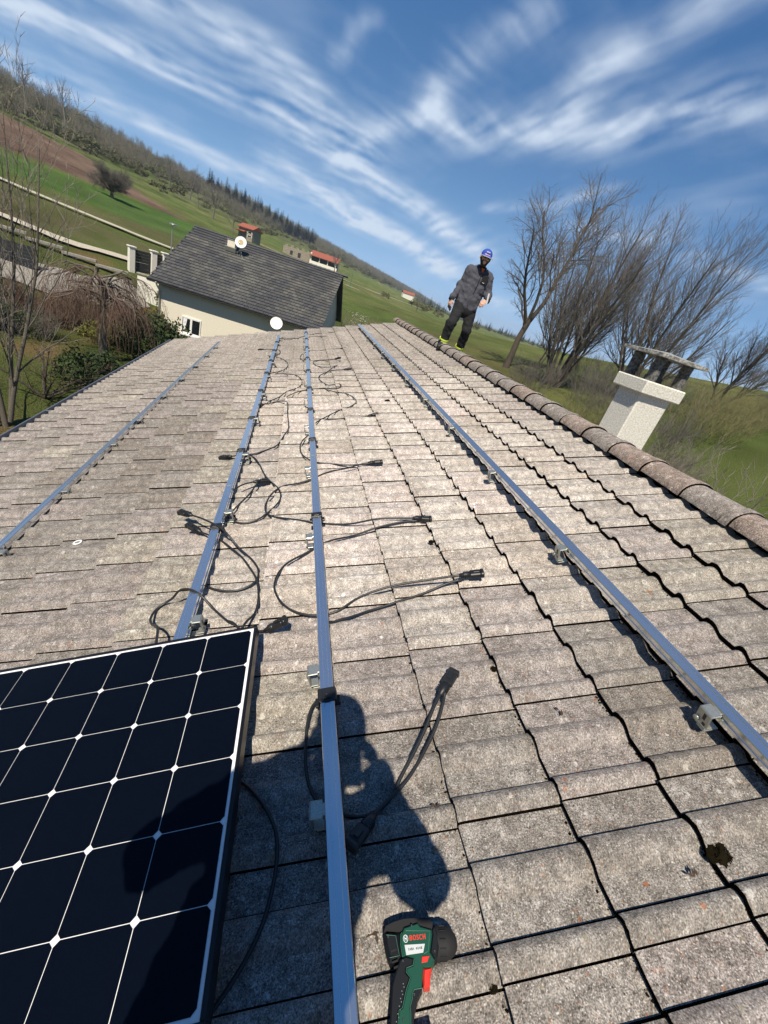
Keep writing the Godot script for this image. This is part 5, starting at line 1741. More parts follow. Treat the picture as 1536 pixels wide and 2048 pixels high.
func cables() -> void:
	var cm := connector_mesh()
	var V := func(a: Array) -> PackedVector2Array:
		var p := PackedVector2Array()
		for i in range(0, a.size(), 2): p.append(Vector2(a[i], a[i + 1]))
		return p
	# each: label, points (u, v), plug at the start, plug at the end, height of the start and end, points that ride over a rail
	var set_ := [
		["cable loop arching over the second rail at the top edge of the panel", [1.27, -0.74, 1.385, -0.771, 1.458, -0.827, 1.517, -0.856, 1.577, -0.848, 1.608, -0.796, 1.604, -0.725, 1.562, -0.647, 1.491, -0.570, 1.427, -0.515, 1.387, -0.472, 1.25, -0.40], false, false, 0.10, 0.06],
		["cable whose plug points left over the second rail, curling back under it", [2.321, -0.857, 2.259, -0.782, 2.171, -0.699, 2.062, -0.607, 1.962, -0.520, 1.871, -0.454, 1.779, -0.416, 1.703, -0.424, 1.663, -0.476, 1.656, -0.548, 1.681, -0.625, 1.738, -0.689], true, false, 0.11, 0.03],
		["black cable running from a plug behind the second rail down to the panel corner", [2.197, -0.792, 2.118, -0.690, 2.026, -0.602, 1.928, -0.526, 1.814, -0.464, 1.703, -0.418, 1.576, -0.398, 1.461, -0.402, 1.383, -0.430, 1.25, -0.45], true, false, 0.05, 0.08],
		["black cable with an S-bend and a plug standing up between the two middle rails", [3.366, -0.796, 3.324, -0.666, 3.260, -0.582, 3.132, -0.526, 2.919, -0.465, 2.752, -0.396, 2.613, -0.344, 2.494, -0.334, 2.404, -0.367, 2.349, -0.412, 2.295, -0.478, 2.280, -0.558, 2.322, -0.633, 2.403, -0.674, 2.510, -0.682, 2.626, -0.650, 2.714, -0.583, 2.760, -0.494], true, true, 0.04, 0.07],
		["second strand running back from the raised plug to the second rail", [2.735, -0.500, 2.644, -0.536, 2.520, -0.586, 2.414, -0.622, 2.294, -0.658], false, false, 0.06, 0.03],
		["black cable curving forward from the second rail to a plug half way up the roof", [3.367, -0.671, 3.377, -0.546, 3.494, -0.425, 3.711, -0.351, 3.912, -0.319, 4.342, -0.341, 4.777, -0.361, 4.897, -0.479, 4.807, -0.603], false, true, 0.03, 0.03],
		["long cable crossing the middle rail, plug at each end, round loop on the left", [2.907, 0.333, 2.903, 0.243, 2.847, 0.091, 2.781, -0.083, 2.747, -0.194, 2.688, -0.315, 2.605, -0.391, 2.517, -0.423, 2.415, -0.429, 2.328, -0.396, 2.254, -0.289, 2.175, -0.137, 2.128, 0.0, 2.085, 0.169, 2.056, 0.338, 2.042, 0.481], true, true, 0.04, 0.04],
		["strand from the farther right-hand plug back to a clip of the middle rail", [2.90, 0.315, 2.916, 0.200, 2.956, 0.056, 3.026, -0.060, 3.153, -0.156, 3.299, -0.207, 3.473, -0.200, 3.606, -0.139], false, false, 0.04, 0.05],
		["cable in a wide loop left of the middle rail, its plug on bare tiles", [2.030, 0.465, 2.036, 0.392, 2.012, 0.216, 1.963, 0.043, 1.916, -0.079, 1.883, -0.148, 1.810, -0.255, 1.712, -0.310, 1.614, -0.324, 1.527, -0.302, 1.452, -0.254, 1.411, -0.187, 1.395, -0.119, 1.399, -0.041, 1.448, 0.051, 1.473, 0.145, 1.481, 0.275, 1.474, 0.414, 1.451, 0.568], false, true, 0.04, 0.05],
		["strand twisted along the plug cable that crosses the middle rail", [1.440, 0.555, 1.446, 0.463, 1.425, 0.339, 1.402, 0.218, 1.377, 0.101, 1.335, 0.008, 1.305, -0.079], false, false, 0.05, 0.03],
		["black cable with a large bend round the far half of the middle rail", [3.944, -0.064, 4.118, 0.047, 4.306, 0.167, 4.401, 0.298, 4.554, 0.390, 4.804, 0.359, 5.079, 0.199, 5.292, -0.002, 5.260, -0.169, 5.077, -0.284, 4.894, -0.358], false, false, 0.03, 0.05],
		["short cable, plug pointing to the ridge, far half of the middle rail", [4.070, 0.481, 4.065, 0.344, 4.084, 0.190, 4.083, 0.041], true, false, 0.04, 0.03],
		["cable hooking right then back to the second rail, far half of the roof", [6.322, -0.577, 6.267, -0.411, 6.090, -0.273, 5.808, -0.198, 5.472, -0.222, 5.278, -0.346, 5.056, -0.464, 4.839, -0.584], false, false, 0.03, 0.03],
		["zigzag cable right of the middle rail, its plug pointing to the ridge", [5.251, -0.146, 5.265, 0.020, 5.197, 0.255, 5.386, 0.269, 5.441, 0.125, 5.717, 0.037, 5.963, 0.046, 6.149, 0.189, 6.155, 0.424], false, true, 0.04, 0.04],
		["far zigzag black cable with a plug, right of the middle rail near the man", [6.900, 0.338, 7.029, 0.115, 6.931, -0.017, 6.618, 0.025, 6.530, 0.167, 6.549, 0.322, 6.289, 0.225, 6.011, 0.074], true, false, 0.04, 0.03],
		["farther black cable crossing the middle rail, plug on its right", [8.021, 0.521, 8.021, 0.224, 7.977, -0.020, 7.714, -0.191, 7.343, -0.223, 7.119, -0.161], true, false, 0.04, 0.03],
		["wavy black cable crossing the second rail in the far half, plug on its left", [8.468, -0.923, 8.355, -0.686, 8.123, -0.578, 7.766, -0.622, 7.862, -0.793, 7.654, -0.649, 7.322, -0.475, 6.921, -0.413, 6.525, -0.476, 6.253, -0.681], true, false, 0.04, 0.03],
		["short straight cable end with a plug just right of the second rail, far half", [7.754, -0.752, 7.293, -0.667, 6.791, -0.588], false, true, 0.03, 0.03],
		["farthest black cable near the gable, crossing both middle rails", [9.697, -0.678, 9.471, -0.350, 9.861, -0.148, 10.128, 0.238, 10.047, 0.492], false, false, 0.03, 0.03],
		["black cable beside the farthest one near the gable", [9.759, -0.640, 9.499, -0.150, 9.721, 0.057, 9.443, 0.312], false, false, 0.03, 0.03],
		["near cable looping left under the middle rail to a plug above the tiles", [0.960, -0.13, 0.930, -0.159, 0.876, -0.175, 0.817, -0.182, 0.755, -0.184, 0.696, -0.176, 0.653, -0.158, 0.623, -0.134, 0.598, -0.081, 0.585, -0.039, 0.589, 0.006, 0.615, 0.055, 0.666, 0.097, 0.718, 0.144, 0.781, 0.198, 0.854, 0.253, 0.905, 0.300], false, true, 0.06, 0.045],
		["second near strand, its plug lying in the shadow by the middle rail", [0.893, 0.298, 0.849, 0.276, 0.793, 0.240, 0.731, 0.188, 0.678, 0.138, 0.639, 0.094, 0.604, 0.042, 0.574, 0.004, 0.548, -0.020], false, true, 0.045, 0.03],
		["black cable bowing out from under the right edge of the solar panel in the shadow", [0.76, -0.42, 0.718, -0.357, 0.669, -0.311, 0.623, -0.281, 0.573, -0.261, 0.508, -0.259, 0.451, -0.269, 0.401, -0.285, 0.362, -0.308, 0.322, -0.341, 0.282, -0.383, 0.24, -0.44], false, false, 0.03, 0.03],
		["short cable with a plug sticking out at the top right corner of the solar panel", [1.345, -0.47, 1.335, -0.402, 1.324, -0.350, 1.320, -0.315], false, true, 0.05, 0.045],
	]
	for s in set_:
		var p: PackedVector2Array = V.call(s[1])
		var cu := Curve3D.new()
		var at := p[p.size() / 2]
		for i in p.size():
			var t := float(i) / (p.size() - 1)
			var h := 0.0
			h = lerpf(s[4] - 0.02, h, ss(0.0, 0.25, t))
			h = lerpf(h, s[5] - 0.02, ss(0.75, 1.0, t))
			var tg := (p[mini(i + 1, p.size() - 1)] - p[maxi(i - 1, 0)]) * 0.17
			# over the second rail where the cable comes from its left at the front
			if s[4] >= 0.10 and absf(p[i].y + 0.69) < 0.10 and i < 9: h = 0.088
			cu.add_point(Vector3(p[i].y - at.y, h, -(p[i].x - at.x)), Vector3(-tg.y, 0, tg.x), Vector3(tg.y, 0, -tg.x))
		cu.bake_interval = 0.012
		var lng := cu.get_baked_length()
		var n := clampi(int(lng / 0.018), 8, 140)
		var pts := PackedVector3Array(); var rad := PackedFloat32Array()
		for i in n + 1:
			var q := cu.sample_baked(lng * i / n)
			var hi := 0.0
			for k in range(-6, 7):
				var e := cu.sample_baked(clampf(lng * i / n + k * 0.011, 0.0, lng))
				hi = maxf(hi, tile_h(at.x - e.z, at.y + e.x) - 0.004 * absf(k) / 3.0)
			q.y = maxf(q.y, 0.0) + hi + 0.0065
			pts.append(q); rad.append(0.0054)
		for pass_ in 3:
			var sm := pts.duplicate()
			for i in range(1, pts.size() - 1):
				var acc := 0.0; var cnt := 0.0
				for k in range(-3, 4):
					if i + k < 0 or i + k >= pts.size(): continue
					acc += sm[i + k].y; cnt += 1.0
				pts[i].y = acc / cnt
		var o := thing("power_cable", s[0], "cable", on_roof(at.x, at.y, 0.0), "black cables lying between the rails")
		var b := B.new()
		b.tube(pts, rad, 7)
		part("lead", b.mesh(), M.cable, o)
		for e in [0, 1]:
			if not s[2 + e]: continue
			var q := pts[0] if e == 0 else pts[pts.size() - 1]
			var r := pts[2] if e == 0 else pts[pts.size() - 3]
			var d := (q - r).normalized()
			part("plug", cm, M.black_plastic, o, Transform3D(Basis.looking_at(d, Vector3.UP).scaled(Vector3.ONE * 1.4), q + d * 0.012))


func text_mesh(t: String, h: float, depth: float) -> TextMesh:
	var f := SystemFont.new()
	f.font_names = PackedStringArray(["Droid Sans"])
	f.font_weight = 700
	var m := TextMesh.new()
	m.text = t
	m.font = f
	m.font_size = 48
	m.pixel_size = h / 35.0
	m.depth = depth
	m.horizontal_alignment = HORIZONTAL_ALIGNMENT_CENTER
	m.vertical_alignment = VERTICAL_ALIGNMENT_CENTER
	return m


func drill() -> void:
	# lies on its side; outlines in (up the slope, along the rails), heights square to the tiles
	var base := Vector2(0.04, 0.27)
	var o := thing("cordless_drill", "green and black cordless drill with a red trigger lying on the tiles", "drill", on_roof(base.y, base.x, 0.0))
	var t := Transform3D(Basis(Vector3(1, 0, 0), Vector3(0, 0, -1), Vector3(0, 1, 0)), Vector3.ZERO)   # outline x,y -> roof x,-z ; extrusion -> up
	var P := func(a: Array) -> PackedVector2Array:
		var p := PackedVector2Array()
		for q in a: p.append(q - base)
		return p
	var b := B.new()
	b.prism(P.call([Vector2(0.0260, 0.3192), Vector2(0.0357, 0.3293), Vector2(0.0670, 0.3314), Vector2(0.0713, 0.3249), Vector2(0.0948, 0.3151), Vector2(0.0939, 0.3083), Vector2(0.0822, 0.2823), Vector2(0.0889, 0.2694), Vector2(0.0826, 0.2630), Vector2(0.0790, 0.2599), Vector2(0.0633, 0.2627), Vector2(0.0552, 0.2409), Vector2(0.0526, 0.2342), Vector2(0.0370, 0.2352), Vector2(0.0314, 0.2298), Vector2(0.0309, 0.2241), Vector2(0.0235, 0.2140), Vector2(0.0232, 0.2052), Vector2(0.0150, 0.1700), Vector2(-0.0130, 0.1700), Vector2(0.0011, 0.2135), Vector2(0.0084, 0.2156), Vector2(0.0208, 0.2375), Vector2(0.0331, 0.2532), Vector2(0.0260, 0.2619), Vector2(0.0282, 0.2677), Vector2(0.0421, 0.2690), Vector2(0.0471, 0.2789), Vector2(0.0304, 0.2864), Vector2(0.0228, 0.2852), Vector2(0.0228, 0.3035)]), 0.026, 0.0775, 0.0022, t)
	var hs := part("housing", b.mesh(), M.drill_green, o)
	b = B.new()
	b.prism(P.call([Vector2(-0.0107, 0.3311), Vector2(-0.0020, 0.3323), Vector2(0.0273, 0.3256), Vector2(0.0262, 0.3192), Vector2(0.0230, 0.3035), Vector2(0.0230, 0.2852), Vector2(0.0170, 0.2839), Vector2(-0.0061, 0.2826), Vector2(-0.0105, 0.2937), Vector2(-0.0133, 0.3100)]), 0.024, 0.0735, 0.009, t)
	part("rear_cover", b.mesh(), M.grip, o)
	b = B.new()
	for k in 4: b.box(t * Vector3(-0.034 + 0.002 * (k % 2), 0.029 - k * 0.0085, 0.0738), Vector3(0.013, 0.0016, 0.0035), 0.0004, Basis(Vector3.UP, 0.10))
	part("vent", b.mesh(), M.sole, o)
	b = B.new()
	b.prism(P.call([Vector2(-0.0107, 0.3314), Vector2(-0.0042, 0.3415), Vector2(0.0157, 0.3450), Vector2(0.0392, 0.3458), Vector2(0.0695, 0.3417), Vector2(0.0847, 0.3397), Vector2(0.0939, 0.3373), Vector2(0.0997, 0.3297), Vector2(0.0986, 0.3200), Vector2(0.0945, 0.3156), Vector2(0.0713, 0.3254), Vector2(0.0671, 0.3318), Vector2(0.0358, 0.3297), Vector2(0.0274, 0.3261), Vector2(-0.0019, 0.3328)]), 0.016, 0.0690, 0.008, t)
	part("top_cover", b.mesh(), M.sole, o)
	b = B.new()
	b.prism(P.call([Vector2(0.0952, 0.3147), Vector2(0.0988, 0.3192), Vector2(0.1036, 0.3191), Vector2(0.1063, 0.3047), Vector2(0.1026, 0.2852), Vector2(0.0952, 0.2722), Vector2(0.0895, 0.2694), Vector2(0.0827, 0.2822), Vector2(0.0944, 0.3082)]), 0.020, 0.0760, 0.003, t)
	part("torque_ring", b.mesh(), M.grip, o)
	# chuck turned about the drill's axis
	var ax := Vector2(0.1471 - 0.0945, 0.2912 - 0.3000).normalized()
	var d3 := t.basis * Vector3(ax.x, ax.y, 0)
	var org := t * Vector3(0.0960 - base.x, 0.3010 - base.y, 0.045)
	var side := d3.cross(Vector3.UP).normalized()
	b = B.new()
	b.lathe(PackedVector2Array([Vector2(0.024, -0.006), Vector2(0.0285, 0.0), Vector2(0.0300, 0.004), Vector2(0.0300, 0.010), Vector2(0.0278, 0.0115), Vector2(0.0278, 0.026), Vector2(0.0255, 0.034), Vector2(0.0200, 0.043), Vector2(0.0130, 0.049), Vector2(0.0075, 0.051), Vector2(0.0070, 0.044), Vector2(0.0, 0.044)]), Transform3D(Basis(side, d3, side.cross(d3)), org), 32)
	var ch := part("chuck", b.mesh(), M.sole, o)
	b = B.new()
	for k in 12:
		var a := TAU * k / 12.0
		var rr := (side * cos(a) + Vector3.UP * sin(a))
		b.box(org + d3 * 0.019 + rr * 0.0282, Vector3(0.0018, 0.0026, 0.013), 0.0005, Basis(rr.cross(d3).normalized(), rr, d3))
	part("ribs", b.mesh(), M.grip, ch)
	for gset in [[[Vector2(0.0227, 0.2849), Vector2(0.0303, 0.2861), Vector2(0.0467, 0.2787), Vector2(0.0418, 0.2693), Vector2(0.0278, 0.2677), Vector2(0.0257, 0.2619), Vector2(0.0326, 0.2533), Vector2(0.0205, 0.2375), Vector2(0.0081, 0.2159), Vector2(0.0008, 0.2136), Vector2(-0.0140, 0.1700), Vector2(-0.0270, 0.1720), Vector2(-0.0164, 0.2155), Vector2(-0.0078, 0.2485), Vector2(0.0, 0.2616), Vector2(0.0097, 0.2747), Vector2(0.0169, 0.2836)], "rear_grip"], [[Vector2(0.0373, 0.2349), Vector2(0.0526, 0.2340), Vector2(0.0418, 0.2256), Vector2(0.0310, 0.2094), Vector2(0.0200, 0.1720), Vector2(0.0152, 0.1720), Vector2(0.0235, 0.2050), Vector2(0.0240, 0.2140), Vector2(0.0313, 0.2240), Vector2(0.0319, 0.2297)], "front_grip"]]:
		b = B.new()
		b.prism(P.call(gset[0]), 0.026, 0.0765, 0.0035, t)
		part(gset[1], b.mesh(), M.grip, o)
	# pimples on the rear grip
	b = B.new()
	for k in 14:
		var f := k / 13.0
		var c := Vector2(0.0195, 0.247).lerp(Vector2(-0.0105, 0.186), f) + Vector2(0.003 * (k % 2) - 0.003, 0)
		b.box(t * Vector3(c.x - base.x, c.y - base.y, 0.0768), Vector3(0.0016, 0.0012, 0.0016), 0.0003)
	part("grip_studs", b.mesh(), M.grey_band, o)
	b = B.new()
	b.prism(P.call([Vector2(0.0636, 0.2621), Vector2(0.0805, 0.2601), Vector2(0.0747, 0.2507), Vector2(0.0696, 0.2347), Vector2(0.0561, 0.2354), Vector2(0.0583, 0.2512)]), 0.036, 0.0740, 0.004, t)
	part("trigger", b.mesh(), M.drill_red, o)
	b = B.new()
	b.prism(P.call([Vector2(0.0636, 0.2785), Vector2(0.0797, 0.2765), Vector2(0.0730, 0.2685), Vector2(0.0604, 0.2692)]), 0.060, 0.0800, 0.0015, t)
	part("direction_switch", b.mesh(), M.drill_red, o)
	b = B.new()
	b.prism(P.call([Vector2(0.0309, 0.3021), Vector2(0.0746, 0.2962), Vector2(0.0677, 0.2836), Vector2(0.0313, 0.2862)]), 0.0770, 0.0782, 0.0002, t)
	var lb := part("label", b.mesh(), M.drill_label, o)
	b = B.new()
	for k in 9:
		if k == 4: continue
		b.box(t * Vector3(0.0385 + k * 0.0034 - base.x, 0.2936 - k * 0.00028 - base.y, 0.0783), Vector3(0.0016 + 0.0006 * (k % 3), 0.0003, 0.0042 - 0.0010 * (k % 2)), 0.0, Basis(Vector3.UP, 0.10))
	part("fine_print", b.mesh(), M.print_grey, lb)
	# raised seam lines of the housing
	b = B.new()
	for ln in [[Vector2(0.0228, 0.2852), Vector2(0.0228, 0.3035), Vector2(0.0260, 0.3192), Vector2(0.0285, 0.3225)], [Vector2(0.0331, 0.2532), Vector2(0.0260, 0.2619), Vector2(0.0282, 0.2677), Vector2(0.0421, 0.2690), Vector2(0.0471, 0.2789)], [Vector2(-0.0052, 0.3248), Vector2(0.0148, 0.3199), Vector2(0.0156, 0.3048), Vector2(0.0169, 0.2881), Vector2(-0.0041, 0.2887)], [Vector2(0.0331, 0.2532), Vector2(0.0208, 0.2375), Vector2(0.0084, 0.2156), Vector2(0.0011, 0.2135), Vector2(-0.0110, 0.1760)], [Vector2(0.0526, 0.2342), Vector2(0.0370, 0.2352), Vector2(0.0314, 0.2298), Vector2(0.0309, 0.2241), Vector2(0.0235, 0.2140), Vector2(0.0232, 0.2052), Vector2(0.0160, 0.1740)], [Vector2(0.0380, 0.3240), Vector2(0.0900, 0.3140), Vector2(0.0790, 0.2840), Vector2(0.0690, 0.2815)]]:
		var pts := PackedVector3Array(); var rad := PackedFloat32Array()
		for q in ln: pts.append(t * Vector3(q.x - base.x, q.y - base.y, 0.0776)); rad.append(0.00055)
		b.tube(pts, rad, 5)
	part("seam", b.mesh(), M.drill_rim, hs)
	# red lettering and the round badge
	var tx := part("lettering", text_mesh("BOSCH", 0.0082, 0.0006), M.drill_red, o)
	var dx := Vector2(0.0774 - 0.0450, 0.3071 - 0.3105).normalized()
	var e1 := t.basis * Vector3(dx.x, dx.y, 0)
	tx.transform = Transform3D(Basis(e1, Vector3.UP.cross(e1), Vector3.UP), t * Vector3(0.0612 - base.x, 0.3088 - base.y, 0.0780))
	b = B.new()
	var ctr := t * Vector3(0.0352 - base.x, 0.3113 - base.y, 0.0780)
	var ring := PackedVector3Array(); var rad := PackedFloat32Array()
	for k in 25:
		var a := TAU * k / 24.0
		ring.append(ctr + Vector3(cos(a) * 0.0049, 0, sin(a) * 0.0058)); rad.append(0.0006)
	b.tube(ring, rad, 5)
	for s in [-1.0, 1.0]:
		b.box(ctr + Vector3(s * 0.0019, 0, 0), Vector3(0.0010, 0.0008, 0.0072))
	b.box(ctr, Vector3(0.0045, 0.0008, 0.0012))
	part("badge", b.mesh(), M.print_white, o)
	b = B.new()
	b.lathe(PackedVector2Array([Vector2(0.0022, -0.001), Vector2(0.0022, 0.0006), Vector2(0.0010, 0.0006), Vector2(0.0008, -0.0002), Vector2(0.0, -0.0002)]), Transform3D(), 10)
	var sm := b.mesh()
	for q in [Vector2(0.0225, 0.2794), Vector2(0.0351, 0.2291), Vector2(0.0069, 0.2004), Vector2(-0.0019, 0.3218), Vector2(0.0923, 0.2818), Vector2(0.0525, 0.3297)]:
		part("screw", sm, M.dark_metal, o, Transform3D(Basis(), t * Vector3(q.x - base.x, q.y - base.y, 0.0772)))
	# battery foot of the handle
	b = B.new()
	b.prism(PackedVector2Array([Vector2(-0.075, -0.125), Vector2(0.015, -0.130), Vector2(0.022, -0.098), Vector2(-0.072, -0.096)]), 0.020, 0.080, 0.006, t)
	part("battery", b.mesh(), M.sole, o)


func roof_bits() -> void:
	var q := RandomNumberGenerator.new()
	q.seed = 55
	# moss cushions with a shape of their own
	var moss := [[0.0, 0.0, 0.029, "round dark moss cushion on the tiles at the lower right, largest of all", 0.337, 0.845], [0, 0, 0.013, "moss plug in the tile joint right of the drill", 0.225, 0.204], [0, 0, 0.028, "dark moss clump lying alone on the far tiles beside the middle rail's end", 4.542, 0.733], [0, 0, 0.014, "small moss clump in the joint below the long right-hand plug", 1.83, 0.50], [0, 0, 0.012, "small moss crumb left of the uppermost rail", 1.161, 0.788], [0, 0, 0.011, "moss crumb on the tile joint near the uppermost rail's first hook", 0.98, 0.51], [0, 0, 0.012, "moss crumb by the panel's top right plug", 1.305, -0.235]]
	for m in moss:
		var b := B.new()
		var rad: float = m[2]
		var pts := PackedVector2Array()
		for k in 7: pts.append(Vector2(rad * cos(k * PI / 12.0), rad * 0.5 * sin(k * PI / 12.0)))
		b.lathe(pts, Transform3D(), 14)
		for k in b.v.size(): b.v[k] *= 1.0 + 0.2 * sin(b.v[k].x * 190.0 + b.v[k].z * 140.0) + q.randf_range(-0.16, 0.16)
		for k in int(260 * rad / 0.02):
			var a := q.randf() * TAU
			var rr := sqrt(q.randf()) * rad
			leaf(b, Vector3(cos(a) * rr, rad * 0.5 * sqrt(1.0 - rr / rad) + 0.002, sin(a) * rr), 0.0028, q)
		b.c.fill(Color.WHITE)
		top("moss_clump", b.mesh(), M.moss, m[3], "moss", on_roof(m[4], m[5], 0.020 if m[4] != 0.225 else 0.004), "moss clumps on the tiles")
	# dead leaf scraps
	var scraps := [[0.306, 0.756, "dark leaf scrap on a tile between the drill and the lower right corner"], [0.771, 0.660, "leaf scrap below the uppermost rail's nearest hook"], [0.573, 0.174, "brown leaf scrap right of the photographer's shadow"], [1.276, -0.257, "pair of brown leaf bits beside the panel's plug"], [1.45, -0.52, "brown leaf bits on the tile above the panel"], [2.2, 0.75, "leaf scrap on the tiles left of the uppermost rail, farther up"], [0.343, -0.037, "curled dark scrap left of the drill"]]
	for s in scraps:
		var b := B.new()
		for k in 3:
			var a := q.randf() * TAU
			var c := Vector3(q.randfn() * 0.006, 0.003, q.randfn() * 0.006)
			var d := Vector3(cos(a), 0.1, sin(a)) * 0.010
			var e := Vector3(-sin(a), 0.25, cos(a)) * 0.004
			b.quad(c - d, c + e, c + d, c - e + Vector3(0, 0.003, 0), Vector3.UP)
		top("leaf_scrap", b.mesh(), M.leaf_scrap if M.has("leaf_scrap") else mat("leaf_scrap", lin(0.045, 0.030, 0.020), 0.9), s[2], "leaf", on_roof(s[0], s[1], 0.022), "leaf scraps on the tiles")
	# a white ring lying on the lower tiles
	var b := B.new()
	var pts := PackedVector3Array(); var rad := PackedFloat32Array()
	for k in 25:
		pts.append(Vector3(cos(TAU * k / 24.0), 0, sin(TAU * k / 24.0)) * 0.019)
		rad.append(0.0070)
	b.tube(pts, rad, 8, false)
	for k in b.v.size(): b.v[k].y *= 0.35
	top("white_ring", b.mesh(), M.print_white, "small white ring lying on the lower tiles left of the second rail", "ring", on_roof(2.312, -1.503, 0.022))
	# crumbs of moss and grit caught along the butt edges
	b = B.new()
	for k in 10:
		var d := Vector3(q.randfn(), q.randfn(), q.randfn()).normalized()
		leaf(b, d * 0.4, 0.75, q, d * 3.0)
	b.c.fill(Color.WHITE)
	var mm := MultiMesh.new()
	mm.transform_format = MultiMesh.TRANSFORM_3D
	mm.mesh = b.mesh()
	mm.instance_count = 5200
	for k in mm.instance_count:
		var v := V0 + TILE * q.randi_range(-10, 5) - q.randf_range(0.0, 0.010)
		var u := -0.5 + 9.0 * pow(q.randf(), 1.5)
		var f := fposmod(u - U0, TILE)
		var h := 0.0015
		if f < 0.058: h += 0.0212 * sin(PI * clampf(f / 0.066, 0.0, 1.0))
		elif f > 0.134 and f < 0.208: h += 0.0212 * sin(PI * clampf((f - 0.134) / 0.084, 0.0, 1.0))
		var sc := q.randf_range(0.0022, 0.0058)
		mm.set_instance_transform(k, RT * Transform3D(Basis.from_euler(Vector3(q.randf() * 6.0, q.randf() * 6.0, q.randf() * 6.0)).scaled(Vector3.ONE * sc), Vector3(v, h, -u)))
	var mi := MultiMeshInstance3D.new()
	mi.name = "moss_crumbs"
	mi.multimesh = mm
	mi.material_override = M.moss
	add_child(mi, true)
	tag(mi, "dark moss crumbs caught in the seams between the tile courses", "", "", "stuff")


# meshes the smooth union of tapered capsules: bones are [a, b, radius at a, radius at b]
func skin_bones(out: B, bones: Array, cell: float, k: float) -> void:
	var lo := Vector3.ONE * 1e9
	var hi := -lo
	for s in bones:
		var rr := maxf(s[2], s[3]) + k
		for e in 2:
			lo = lo.min(s[e] - Vector3.ONE * rr); hi = hi.max(s[e] + Vector3.ONE * rr)
	lo -= Vector3.ONE * cell * 2.0
	var nx := int((hi.x - lo.x) / cell) + 4
	var ny := int((hi.y - lo.y) / cell) + 4
	var nz := int((hi.z - lo.z) / cell) + 4
	var f := PackedFloat32Array()
	f.resize(nx * ny * nz)
	f.fill(1.0)
	for s in bones:
		var a: Vector3 = s[0]; var b: Vector3 = s[1]
		var ra: float = s[2]; var rb: float = s[3]
		var ab := b - a
		var l2 := maxf(ab.length_squared(), 1e-9)
		var pad := maxf(ra, rb) + k + cell * 1.5
		var p0 := (a.min(b) - Vector3.ONE * pad - lo) / cell
		var p1 := (a.max(b) + Vector3.ONE * pad - lo) / cell
		for z in range(maxi(int(p0.z), 0), mini(int(p1.z) + 2, nz)):
			for y in range(maxi(int(p0.y), 0), mini(int(p1.y) + 2, ny)):
				var o := (z * ny + y) * nx
				for x in range(maxi(int(p0.x), 0), mini(int(p1.x) + 2, nx)):
					var p := lo + Vector3(x, y, z) * cell
					var t := clampf((p - a).dot(ab) / l2, 0.0, 1.0)
					var d := p.distance_to(a + ab * t) - lerpf(ra, rb, t)
					var g := f[o + x]
					var h := maxf(k - absf(d - g), 0.0) / k
					f[o + x] = minf(d, g) - h * h * k * 0.25
	var idx := {}
	var sx := 1; var sy := nx; var sz := nx * ny
	for z in nz - 1:
		for y in ny - 1:
			var o := (z * ny + y) * nx
			for x in nx - 1:
				var i := o + x
				var f0 := f[i]
				if f0 > 0.25 or f0 < -0.2: continue
				var cs := [f0, f[i + sx], f[i + sy], f[i + sx + sy], f[i + sz], f[i + sx + sz], f[i + sy + sz], f[i + sx + sy + sz]]
				var neg := 0
				for q in cs: neg += 1 if q < 0.0 else 0
				if neg == 0 or neg == 8: continue
				var sum := Vector3.ZERO
				var cnt := 0
				for e in [[0, 1], [2, 3], [4, 5], [6, 7], [0, 2], [1, 3], [4, 6], [5, 7], [0, 4], [1, 5], [2, 6], [3, 7]]:
					var a: float = cs[e[0]]; var b: float = cs[e[1]]
					if (a < 0.0) == (b < 0.0): continue
					var t := a / (a - b)
					var va := Vector3(e[0] & 1, (e[0] >> 1) & 1, e[0] >> 2)
					var vb := Vector3(e[1] & 1, (e[1] >> 1) & 1, e[1] >> 2)
					sum += va.lerp(vb, t); cnt += 1
				var g := Vector3(cs[1] + cs[3] + cs[5] + cs[7] - cs[0] - cs[2] - cs[4] - cs[6], cs[2] + cs[3] + cs[6] + cs[7] - cs[0] - cs[1] - cs[4] - cs[5], cs[4] + cs[5] + cs[6] + cs[7] - cs[0] - cs[1] - cs[2] - cs[3])
				idx[i] = out.vert(lo + (Vector3(x, y, z) + sum / cnt) * cell, g.normalized())
	for i in idx:
		var inside := f[i] < 0.0
		for ax in 3:
			var st: int = [sx, sy, sz][ax]
			if (f[i + st] < 0.0) == inside: continue
			var u: int = [sy, sz, sx][ax]; var w: int = [sz, sx, sy][ax]
			if not (idx.has(i - u) and idx.has(i - w) and idx.has(i - u - w)): continue
			var a: int = idx[i]; var b: int = idx[i - u]; var c: int = idx[i - u - w]; var d: int = idx[i - w]
			if inside:
				out.ix.append(a); out.ix.append(c); out.ix.append(b); out.ix.append(a); out.ix.append(d); out.ix.append(c)
			else:
				out.ix.append(a); out.ix.append(b); out.ix.append(c); out.ix.append(a); out.ix.append(c); out.ix.append(d)


func folds(b: B, amp: float, freq: float, sd: int) -> void:
	var n := FastNoiseLite.new()
	n.seed = sd; n.frequency = freq; n.fractal_octaves = 3
	for i in b.v.size():
		var p := b.v[i]
		b.v[i] = p + b.n[i] * amp * n.get_noise_3d(p.x * 1.3 + p.y * 0.6, p.y * 1.1, p.z)
	# normals from the moved surface
	var acc := PackedVector3Array(); acc.resize(b.v.size())
	for k in range(0, b.ix.size(), 3):
		var i := b.ix[k]; var j := b.ix[k + 1]; var l := b.ix[k + 2]
		var c := (b.v[l] - b.v[i]).cross(b.v[j] - b.v[i])
		acc[i] += c; acc[j] += c; acc[l] += c
	for i in acc.size():
		if acc[i].length_squared() > 0.0: b.n[i] = acc[i].normalized()


